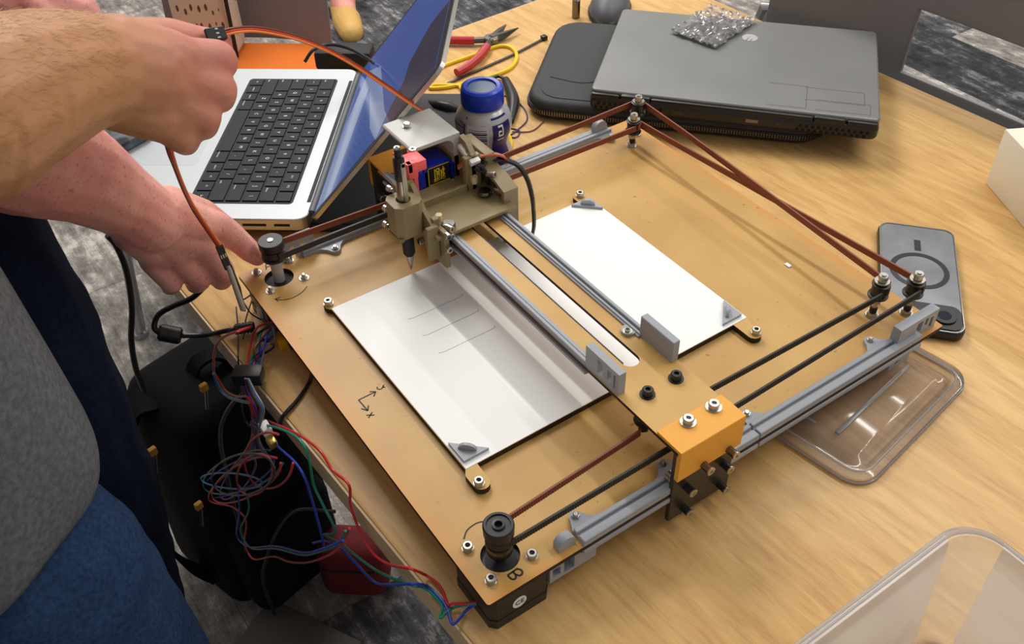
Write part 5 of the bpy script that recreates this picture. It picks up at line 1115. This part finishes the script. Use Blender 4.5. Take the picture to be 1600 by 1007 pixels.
# maroon pouch on the carpet
rp = thing('maroon_pouch', (-150, 92, -778), 'dark red cloth pouch on the carpet under the table', 'pouch', rot=0.9, org=(0, 0, 0))
mb = MB(); mb.box(-52, 52, -34, 34, 0, 120, bev=24, seg=4); obj('pouch_body', mb, mat('maroon_cloth', rgb(110, 22, 30), 0.8, noise_amt=0.3, noise_scale=30), rp)
mb = MB(); mb.tube([(-40, -34, 80), (40, -34, 80)], 2.5, 8); obj('zipper', mb, M_blackm, rp)
gy = thing('floor_duct_cover', (-120, -60, -778), 'flat grey floor plate on the carpet below the table edge', 'floor plate', rot=0.5, org=(0, 0, 0))
mb = MB(); mb.box(-60, 110, -60, 60, 0, 6, bev=2); obj('plate', mb, mat('plate_grey', rgb(96, 92, 88), 0.6), gy); mb = MB(); mb.box(-14, 34, -50, -36, 6, 8, bev=0.5); obj('label_strip', mb, M_white, gy)

# ---------------------------------------------------------------- chairs
M_ch = mat('grey_chair_plastic', rgb(122, 120, 122), 0.42); M_ch2 = mat('chair_steel', rgb(170, 170, 172), 0.3, metal=0.9); M_oc = mat('orange_upholstery', rgb(232, 120, 40), 0.8, bump=0.3, bump_scale=1200)
def chair_legs(t, s=1):
    for (x, y) in ((-200, -190), (200, -190), (-190, 190), (190, 190)):
        mb = MB(); mb.tube([(x*1.1, y*1.1, 3), (x*0.9, y*0.9, 425)], 11, 12); mb.cyl((x*1.1, y*1.1, 0), (x*1.1, y*1.1, 12), 16, n=16); obj('leg', mb, M_ch2, t)
def curved_back(t, w, z0, z1, y, hole=None, dep=40, lean=40):
    """curved shell with an optional hand opening, w wide; y is the back plane; faces -y"""
    bm = bmesh.new(); nx, nz = 28, 22; th_ = 7; g = {}
    def pt(i, j, k):
        u = -1+2*i/nx; v = j/nz; x = u*w/2; yy = y-dep*u*u*1.0+lean*v; return (x, yy+k*th_, z0+(z1-z0)*v)
    def inh(i, j): 
        if not hole: return False
        u = (-1+2*(i+.5)/nx)*w/2; z = z0+(z1-z0)*(j+.5)/nz; return hole[0] < u < hole[1] and hole[2] < z < hole[3]
    for k in (0, 1):
        for i in range(nx+1):
            for j in range(nz+1): g[i, j, k] = bm.verts.new(pt(i, j, k))
    full = {(i, j) for i in range(nx) for j in range(nz) if not inh(i, j)}
    for (i, j) in full:
        bm.faces.new([g[i, j, 0], g[i+1, j, 0], g[i+1, j+1, 0], g[i, j+1, 0]]); bm.faces.new([g[i, j, 1], g[i, j+1, 1], g[i+1, j+1, 1], g[i+1, j, 1]])
        for (di, dj, a, b) in ((-1, 0, (i, j), (i, j+1)), (1, 0, (i+1, j+1), (i+1, j)), (0, -1, (i+1, j), (i, j)), (0, 1, (i, j+1), (i+1, j+1))):
            if (i+di, j+dj) not in full: bm.faces.new([g[a+(0,)], g[b+(0,)], g[b+(1,)], g[a+(1,)]])
    for v in [v for v in bm.verts if not v.link_faces]: bm.verts.remove(v)
    mb = MB(); mb.bm.free(); mb.bm = bm; o = obj('backrest', mb, M_ch, t)
    md = o.modifiers.new('b', 'BEVEL'); md.width = 0.002; md.segments = 2; md.limit_method = 'ANGLE'; md.angle_limit = math.radians(60)
    md = o.modifiers.new('s', 'SUBSURF'); md.levels = 1; md.render_levels = 2
c1 = thing('grey_chair', (150, 1100, -778), 'grey plastic chair with a hand opening at the far table side', 'chair', rot=math.radians(3.6), org=(0, 0, 0))
curved_back(c1, 660, 560, 1010, -226, (-112, 68, 722, 806), dep=18, lean=30)
mb = MB(); mb.prism(rrect(-225, 225, -215, 215, 60), 425, 447); o = obj('seat', mb, M_ch, c1); chair_legs(c1)
mb = MB(); mb.tube([(-120, -200, 430), (-120, -232, 560)], 14, 12); mb.tube([(120, -200, 430), (120, -232, 560)], 14, 12); obj('back_support', mb, M_ch2, c1)
c2 = thing('orange_chair', (-950, 300, -778), 'grey chair with orange seat pad beyond the silver laptop', 'chair', rot=math.radians(51.7), org=(0, 0, 0))
curved_back(c2, 330, 450, 900, 206, None, dep=40, lean=60)
mb = MB(); mb.prism(rrect(-225, 225, -215, 215, 60), 410, 426); obj('seat', mb, M_ch, c2)
mb = MB(); mb.box(-195, 200, -200, 190, 424, 452, bev=14, seg=3); obj('seat_pad', mb, M_oc, c2); chair_legs(c2)
# floor item: metal chair rail seen at the top by the closed laptop
cr = thing('chair_runner', (-175, 980, -778), 'pale metal frame foot beside the grey chair', 'chair frame')
mb = MB(); mb.tube([(-330, 920, -400), (-180, 862, -45), (-80, 960, -45)], 9, 10); mb.tube([(-330, 920, -400), (-380, 940, -778)], 9, 10); obj('frame_tube', mb, M_ch2, cr)
# ---------------------------------------------------------------- patterned bag, second person's foot
M_pat = mat('patterned_canvas', rgb(206, 196, 174), 0.8); nt, b, N, L = add_nodes(M_pat)
tc = N('ShaderNodeTexCoord'); mp = N('ShaderNodeMapping'); mp.inputs['Scale'].default_value = (48, 48, 20); L(tc.outputs['Object'], mp.inputs[0]); vo = N('ShaderNodeTexVoronoi'); vo.inputs['Scale'].default_value = 1.6; vo.inputs['Randomness'].default_value = 0.35; L(mp.outputs[0], vo.inputs['Vector'])
r = N('ShaderNodeValToRGB'); r.color_ramp.elements[0].position = 0.20; r.color_ramp.elements[1].position = 0.25; r.color_ramp.elements[0].color = rgb(92, 76, 64); r.color_ramp.elements[1].color = rgb(206, 196, 174); L(vo.outputs['Distance'], r.inputs[0]); L(r.outputs[0], b.inputs['Base Color'])
pb = thing('patterned_bag', (-1108, 338, -326), 'beige canvas bag with small dark dashes on the orange seat', 'bag', rot=math.radians(51.7), org=(0, 0, 0))
mb = MB(); mb.box(-58, 58, -36, 36, 0, 300, bev=16, seg=3); obj('bag_body', mb, M_pat, pb)
mb = MB(); mb.tube(cat([(56, -36, 4), (60, -38, 160), (56, -36, 296)], 4), 4, 8); mb.tube(cat([(-40, 0, 290), (-30, 0, 380), (30, 0, 380), (40, 0, 290)], 8), 5, 8); obj('handle', mb, M_blackm, pb)

# ---------------------------------------------------------------- people
def skinmat(name, a, b_, freck=0.0, tan=None):
    m = mat(name, a, rough=0.5, sss=0.12); nt, b, N, L = add_nodes(m)
    tc = N('ShaderNodeTexCoord'); n = N('ShaderNodeTexNoise'); n.inputs['Scale'].default_value = 26; n.inputs['Detail'].default_value = 5; L(tc.outputs['Object'], n.inputs['Vector'])
    r = N('ShaderNodeValToRGB'); r.color_ramp.elements[0].position = 0.35; r.color_ramp.elements[1].position = 0.68; r.color_ramp.elements[0].color = b_; r.color_ramp.elements[1].color = a; L(n.outputs[0], r.inputs[0]); out = r.outputs[0]
    if tan:
        sp = N('ShaderNodeSeparateXYZ'); L(tc.outputs['Object'], sp.inputs[0]); mr = N('ShaderNodeMapRange'); mr.inputs['From Min'].default_value = tan[1]; mr.inputs['From Max'].default_value = tan[2]; L(sp.outputs[1], mr.inputs['Value'])
        mx = N('ShaderNodeMix'); mx.data_type = 'RGBA'; L(mr.outputs[0], mx.inputs[0]); mx.inputs[6].default_value = tan[0]; L(out, mx.inputs[7]); out = mx.outputs[2]
    if freck:
        n2 = N('ShaderNodeTexNoise'); n2.inputs['Scale'].default_value = 330; n2.inputs['Detail'].default_value = 2; L(tc.outputs['Object'], n2.inputs['Vector'])
        r2 = N('ShaderNodeValToRGB'); r2.color_ramp.elements[0].position = 0.60; r2.color_ramp.elements[1].position = 0.70; r2.color_ramp.elements[0].color = (0, 0, 0, 1); r2.color_ramp.elements[1].color = (freck,)*3+(1,); L(n2.outputs[0], r2.inputs[0])
        mx = N('ShaderNodeMix'); mx.data_type = 'RGBA'; L(r2.outputs[0], mx.inputs[0]); L(out, mx.inputs[6]); mx.inputs[7].default_value = rgb(186, 112, 88); out = mx.outputs[2]
    L(out, b.inputs['Base Color'])
    n3 = N('ShaderNodeTexNoise'); n3.inputs['Scale'].default_value = 420; n3.inputs['Detail'].default_value = 4; L(tc.outputs['Object'], n3.inputs['Vector']); bp_ = N('ShaderNodeBump'); bp_.inputs['Strength'].default_value = 0.25; bp_.inputs['Distance'].default_value = 0.001; L(n3.outputs[0], bp_.inputs['Height']); L(bp_.outputs[0], b.inputs['Normal'])
    return m
M_skin1 = skinmat('skin_tanned_hairy', rgb(222, 148, 132), rgb(202, 120, 108), 0.0, (rgb(196, 142, 102), 0.225, 0.30))
M_skin2 = skinmat('skin_pink_freckled', rgb(240, 176, 160), rgb(226, 150, 138), 0.6)
M_hair = mat('hair_brown', rgb(120, 84, 50), 0.6); M_eye = mat('eye_white', rgb(236, 234, 230), 0.2); M_iris = mat('iris', rgb(60, 50, 40), 0.2); M_nail = mat('finger_nail', rgb(236, 188, 176), 0.3)
def hand(mb, wrist, mcp, pip, dip, tips, thumb, rw, rm, rf, tr):
    w = Vector(wrist)
    for i, m_ in enumerate(mcp):
        m_ = Vector(m_); wb = w.lerp(m_, 0.18); mb.capsule(wb, m_, rw, rm[i])
        a, b, c = Vector(pip[i]), Vector(dip[i]), (Vector(tips[i]) if tips else None)
        ch = [m_, a, b]+([c] if c else []); rr = [rm[i], rf[i], rf[i]*0.92]+([rf[i]*0.78] if c else [])
        mb.chain(ch, rr)
    for a, b in zip(mcp, mcp[1:]):   # webbing fills the back of the hand
        a, b = Vector(a), Vector(b); q = (a+b)/2; mb.capsule(w.lerp(q, 0.2), w.lerp(q, 0.86), rw*1.0, rm[0]*1.02)
    mb.chain([Vector(p) for p in thumb], tr)
def head(mb, c, fwd=1):
    x, y, z = c
    mb.sphere((x, y-6, z+14), 1, sub=3, sc=(74, 90, 88)); mb.capsule((x, y+30, z-52), (x, y+10, z-20), 42, 60)
    mb.capsule((x, y+84, z+2), (x, y+96, z-22), 8, 12); mb.capsule((x-16, y+78, z-50), (x+16, y+78, z-50), 9, 9); mb.sphere((x, y+60, z-80), 24)
    for s in (-1, 1): mb.sphere((x+s*74, y-4, z-8), 1, sub=2, sc=(9, 18, 30)); mb.capsule((x+s*18, y+80, z+26), (x+s*44, y+70, z+28), 8, 7); mb.sphere((x+s*40, y+52, z-24), 22)
def person(name, loc, label): return thing(name, loc, label, 'person', 'people at the table')
# --- person in grey shirt: forearm and fist over the laptop
p1 = person('person', (160, -300, -778), 'person in heather grey shirt and blue jeans, hairy forearm and fist over the laptop')
A1 = PATHS['arm1']
mb = MB()
pts = [(238, -318, 588), (272, -272, 372)]+A1[1:]
mb.chain([Vector(p) for p in pts], [54, 48, 46, 41, 36.5, 31.5, 30])
W1 = Vector(A1[-2]).lerp(Vector(A1[-1]), 0.1)
u_ = (Vector(PATHS['mcp1'][0])-Vector(PATHS['mcp1'][3])).normalized()
hand(mb, W1, PATHS['mcp1'], PATHS['pip1'], PATHS['dip1'], None, PATHS['thumb1'], 20, [13.2, 13.2, 12.2, 11.2], [10.6, 10.6, 10.0, 9.2], [17, 14, 11.5, 10])
# widen wrist and heel of hand
mb.capsule(W1+u_*10, W1-u_*12, 24, 22); mb.capsule(W1+u_*10, Vector(PATHS['mcp1'][0]).lerp(W1, 0.4), 24, 20); mb.capsule(W1-u_*12, Vector(PATHS['mcp1'][3]).lerp(W1, 0.35), 23, 18)
# torso, neck, head, resting arm
mb.chain([Vector((160, -300, 130)), Vector((160, -300, 330)), Vector((160, -310, 500)), Vector((160, -312, 590)), Vector((160, -300, 680))], [95, 92, 100, 62, 52])
mb.capsule((90, -316, 580), (236, -318, 586), 50, 50); head(mb, (160, -292, 770))
mb.chain([Vector(p) for p in ((88, -318, 580), (62, -395, 330), (78, -405, 90))], [50, 38, 27]); 
for i in range(4): mb.chain([Vector((62+i*11, -412+i*5, 60)), Vector((60+i*11, -404+i*5, 8)), Vector((62+i*10, -392+i*5, -24)), Vector((64+i*10, -380+i*4, -44))], [11, 9.5, 8.5, 7.4])
mb.capsule((78, -405, 90), (74, -406, 40), 26, 20); mb.capsule((88, -404, 50), (102, -376, 24), 11, 9)
b1 = organic('body', mb, M_skin1, 2.1, 3, p1)
# blond forearm hair
me = b1.data; mb = MB(); random.seed(5); o1 = ORG[p1.name]; ax = [Vector(p) for p in pts[1:7]]
cand = [v for v in me.vertices if -270 < (v.co.y/S+o1.y) < -70 and v.co.x/S+o1.x > 128 and 240 < v.co.z/S+o1.z < 420]; cnt = 0
while cnt < 2600:
    v = random.choice(cand); q = v.co/S+o1
    if not (-270 < q.y < -70 and q.x > 128 and q.z > 240 and q.z < 420): continue
    dmin = min((q-a.lerp(b, t)).length for a, b in zip(ax, ax[1:]) for t in (0, .5, 1))
    if dmin > 62: continue
    t_ = (ax[-1]-ax[1]).normalized(); t_ = (t_-v.normal*t_.dot(v.normal)).normalized(); sd = t_.cross(v.normal)
    if random.random() > max(0.12, 0.55+0.6*v.normal.z): continue
    L_ = random.uniform(7, 15); d = (t_+sd*random.uniform(-.5, .5)+v.normal*random.uniform(.08, .3)).normalized(); w_ = 0.13
    p_a = q; p_b = q+d*L_*0.55; p_c = q+d*L_-v.normal*L_*0.12
    a_, b_, c_, d_ = (mb.bm.verts.new(z) for z in (p_a+sd*w_, p_a-sd*w_, p_b-sd*w_, p_b+sd*w_)); e_ = mb.bm.verts.new(p_c)
    mb.bm.faces.new((a_, b_, c_, d_)); mb.bm.faces.new((d_, c_, e_)); cnt += 1
tag(obj('arm_hair', mb, mat('blond_arm_hair', rgb(196, 150, 92), 0.5), p1, smooth=None, recalc=False), kind='stuff')
def shirt(parent, c, rx, ry, zs, m, nm, sleeves, hemwave=0, neck=None):
    mb = MB(); n = 56; rings = []
    for z, kx, ky, dy in zs:
        ring = []
        for i in range(n):
            a = 2*math.pi*i/n; w = 1+0.018*math.sin(5*a+z*0.02)+0.012*math.sin(9*a-z*0.03)
            ring.append(mb.bm.verts.new((c[0]+rx*kx*w*math.cos(a), c[1]+dy+ry*ky*w*math.sin(a), z+hemwave*math.sin(3*a)*(1 if z == zs[0][0] else 0))))
        rings.append(ring)
    for A, B in zip(rings, rings[1:]):
        for i in range(n): mb.bm.faces.new([A[i], A[(i+1) % n], B[(i+1) % n], B[i]])
    mb.bm.faces.new(rings[-1])
    o = obj(nm, mb, m, parent, smooth=80); md = o.modifiers.new('so', 'SOLIDIFY'); md.thickness = 0.002; md.offset = 0; md = o.modifiers.new('s', 'SUBSURF'); md.levels = 1; md.render_levels = 1
    mb = MB()
    for a, b, r0, r1 in sleeves: mb.tube(cat([a, tuple(Vector(a).lerp(Vector(b), .5)), b], 3), 0, 20, rr=None) if False else mb.cyl(a, b, r0, r1, n=28)
    obj('sleeve', mb, m, parent)
    return o
M_shirt = mat('heather_grey_jersey', rgb(112, 114, 116), 0.95, col2=rgb(92, 93, 96), noise_scale=240, bump=0.5, bump_scale=1400, spec=0.1)
shirt(p1, (168, -290), 122, 128, [(52, 0.97, 0.94, 0), (58, 1.0, 0.98, 0), (90, 1.01, 0.985, 0), (180, 1.0, 0.97, -4), (300, 1.02, 0.93, -10), (420, 1.12, 0.9, -16), (520, 1.2, 0.85, -22), (580, 1.1, 0.7, -26), (622, 0.6, 0.5, -22), (640, 0.46, 0.46, -18)], M_shirt, 'shirt',
      [((232, -318, 596), (268, -285, 430), 62, 62), ((92, -320, 590), (64, -388, 420), 60, 54)], 5)
M_denim = mat('blue_denim', rgb(46, 68, 102), 0.9, col2=rgb(34, 52, 82), noise_scale=300, bump=0.5, bump_scale=1600, spec=0.1)
def trousers(parent, m, nm, hips, legs, vox=6):
    mb = MB()
    for a, b, r0, r1 in hips: mb.capsule(a, b, r0, r1, n=24)
    for ch, rr in legs: mb.chain([Vector(p) for p in ch], rr)
    return organic(nm, mb, m, vox, 5, parent, disp=lambda co, n_: n_*(noise.noise(co/38)*2.4+noise.noise(Vector((co.x/60, co.y/60, co.z/22)))*1.6))
trousers(p1, M_denim, 'jeans', [((205, -262, -30), (150, -300, -30), 86, 84), ((200, -270, 60), (150, -295, 60), 70, 70)],
         [([(208, -246, -10), (214, -236, -190), (214, -236, -400), (210, -262, -700)], [84, 84, 66, 56]), ([(138, -330, 20), (132, -344, -400), (132, -372, -700)], [80, 62, 54])])
def shoes(parent, spots, m):
    for (x, y, r_) in spots:
        mb = MB(); mb.sphere((x, y+70, -742), 1, sub=3, sc=(44, 64, 34)); mb.sphere((x, y-20, -728), 1, sub=3, sc=(38, 80, 48)); mb.capsule((x, y-10, -700), (x, y, -740), 40, 40)
        organic('shoe', mb, m, 5, 5, parent)
        mb = MB(); mb.prism([(x+a*40, y+b_) for a, b_ in ((-1, 60), (-.9, 110), (-.4, 136), (.4, 136), (.9, 110), (1, 60), (.75, -60), (.5, -98), (-.5, -98), (-.75, -60))], -778, -764); obj('sole', mb, M_sole, parent)
M_sole = mat('sole_grey', rgb(150, 144, 138), 0.7)
M_shoe = mat('black_shoe', rgb(30, 30, 32), 0.6)
shoes(p1, ((210, -262, 0), (132, -372, 0)), M_shoe)
mb = MB(); mb.sphere((160, -306, 796), 1, sub=3, sc=(80, 92, 84)); mb.sphere((160, -346, 760), 1, sub=3, sc=(72, 56, 84)); organic('hair', mb, M_hair, 5, 3, p1, disp=lambda co, n_: n_*(noise.noise(co/12)*5))
def eyes(parent, c):
    x, y, z = c
    for s in (-1, 1):
        mb = MB(); mb.sphere((x+s*31, y+70, z+12), 12, sub=2); o = obj('eye', mb, M_eye, parent); mb = MB(); mb.sphere((x+s*31, y+79, z+10), 5, sub=2); obj('iris', mb, M_iris, o)
eyes(p1, (160, -292, 770))
# --- second person: freckled arm reaching to the machine corner, navy trousers
p2 = thing('person', (-70, -290, -778), 'person in dark navy trousers whose pink freckled hand grips the machine corner', 'person', 'people at the table')
A2 = PATHS['arm2']; A3 = PATHS['arm3']
mb = MB(); pts2 = [(50, -310, 560), (62, -232, 300)]+A2[1:]
mb.chain([Vector(p) for p in pts2], [50, 45, 44, 41, 36, 29, 27])
W2 = Vector(A2[-1])
hand(mb, W2, PATHS['mcp2'], PATHS['pip2'], PATHS['dip2'], PATHS['tip2'], PATHS['thumb2'], 19, [12.8, 12.8, 12.2, 11.2], [10.2, 10.4, 9.8, 9.2], [16, 13, 9.5, 8])
u2 = (Vector(PATHS['mcp2'][0])-Vector(PATHS['mcp2'][3])).normalized()
mb.capsule(W2+u2*10, W2-u2*10, 22, 22); mb.capsule(W2+u2*12, Vector(PATHS['mcp2'][0]).lerp(W2, 0.35), 20, 17); mb.capsule(W2-u2*12, Vector(PATHS['mcp2'][3]).lerp(W2, 0.35), 21, 16)
mb.chain([Vector((-100, -300, 130)), Vector((-100, -300, 330)), Vector((-100, -310, 500)), Vector((-100, -312, 580)), Vector((-100, -300, 660))], [92, 90, 98, 60, 50])
mb.capsule((-180, -312, 560), (40, -312, 560), 48, 48); head(mb, (-100, -290, 745))
mb.chain([Vector(p) for p in [(-190, -312, 556), (-262, -220, 300), A3[0], A3[1]]], [48, 38, 34, 28])
w3 = Vector(A3[1]); d3 = (Vector(A3[2])-w3).normalized()
mb.capsule(w3, w3+d3*42, 30, 30)
for i in range(4):
    s_ = Vector((-1, 0, 0))*(i*17-26); a = w3+d3*46+s_; mb.chain([a, a+d3*24+Vector((0, 0, -8)), a+d3*22+Vector((0, 0, -30)), a+d3*2+Vector((0, 0, -34))], [12, 10, 9, 8])
mb.chain([w3+Vector((20, 6, 0)), w3+d3*34+Vector((34, 0, -14)), w3+d3*58+Vector((26, 0, -26))], [15, 11, 9])
b2 = organic('body', mb, M_skin2, 2.1, 3, p2)
M_navyshirt = mat('navy_jersey', rgb(26, 30, 44), 0.9, spec=0.1)
shirt(p2, (-100, -296), 112, 100, [(150, 0.98, 1.0, 0), (156, 1.0, 1.02, 0), (300, 1.0, 1.0, -6), (420, 1.1, 1.04, -10), (510, 1.2, 1.0, -16), (560, 1.1, 0.84, -18), (600, 0.6, 0.6, -16), (616, 0.5, 0.56, -12)], M_navyshirt, 'shirt', [((44, -312, 570), (60, -250, 400), 60, 58), ((-190, -312, 566), (-240, -262, 410), 58, 54)], 4)
M_navyt = mat('dark_navy_cloth', rgb(24, 32, 52), 0.92, col2=rgb(18, 24, 40), noise_scale=200, bump=0.4, bump_scale=1500, spec=0.1)
trousers(p2, M_navyt, 'trousers', [((-60, -262, 150), (-140, -280, 150), 104, 88), ((-20, -232, 100), (-60, -262, 60), 100, 98)],
         [([(6, -212, 130), (8, -206, 20), (12, -206, -180), (8, -216, -400), (0, -240, -700)], [84, 84, 76, 62, 52]), ([(-150, -270, 20), (-160, -270, -400), (-165, -290, -700)], [88, 62, 52])])
shoes(p2, ((0, -240, 0), (-165, -290, 0)), M_shoe)
mb = MB(); mb.sphere((-100, -304, 770), 1, sub=3, sc=(80, 92, 84)); mb.sphere((-100, -344, 735), 1, sub=3, sc=(72, 56, 84)); organic('hair', mb, MATS['hair_brown'], 5, 3, p2, disp=lambda co, n_: n_*(noise.noise(co/12)*5))
eyes(p2, (-100, -290, 745))
# --- third person: only a lower leg with a tan shoe on the carpet beyond the laptop
p3 = thing('person', (-1980, 1010, -778), 'person beyond the table, seen as a bare ankle in a tan slip-on shoe', 'person')
mb = MB(); mb.chain([Vector(p) for p in ((-2010, 1020, -740), (-2050, 1040, -650), (-2090, 1050, -480))], [40, 42, 54]); mb.capsule((-2010, 1020, -740), (-1890, 985, -752), 38, 26)
organic('lower_leg', mb, M_skin2, 5, 4, p3)
mb = MB(); fx = Vector((0.93, -0.28, 0)); c0 = Vector((-1930, 990, -760))
mb.capsule(c0-fx*10+Vector((0, 0, 2)), c0+fx*70, 46, 38); mb.capsule(c0-fx*30, c0-fx*130+Vector((0, 0, 8)), 42, 34)
o = organic('slip_on_shoe', mb, mat('tan_shoe', rgb(206, 164, 92), 0.55), 5, 5, p3)
mb = MB(); mb.chain([Vector(p) for p in ((-2070, 1045, -600), (-2110, 1055, -420), (-2150, 1065, -150))], [70, 76, 84]); organic('trouser_leg', mb, M_denim, 7, 4, p3)
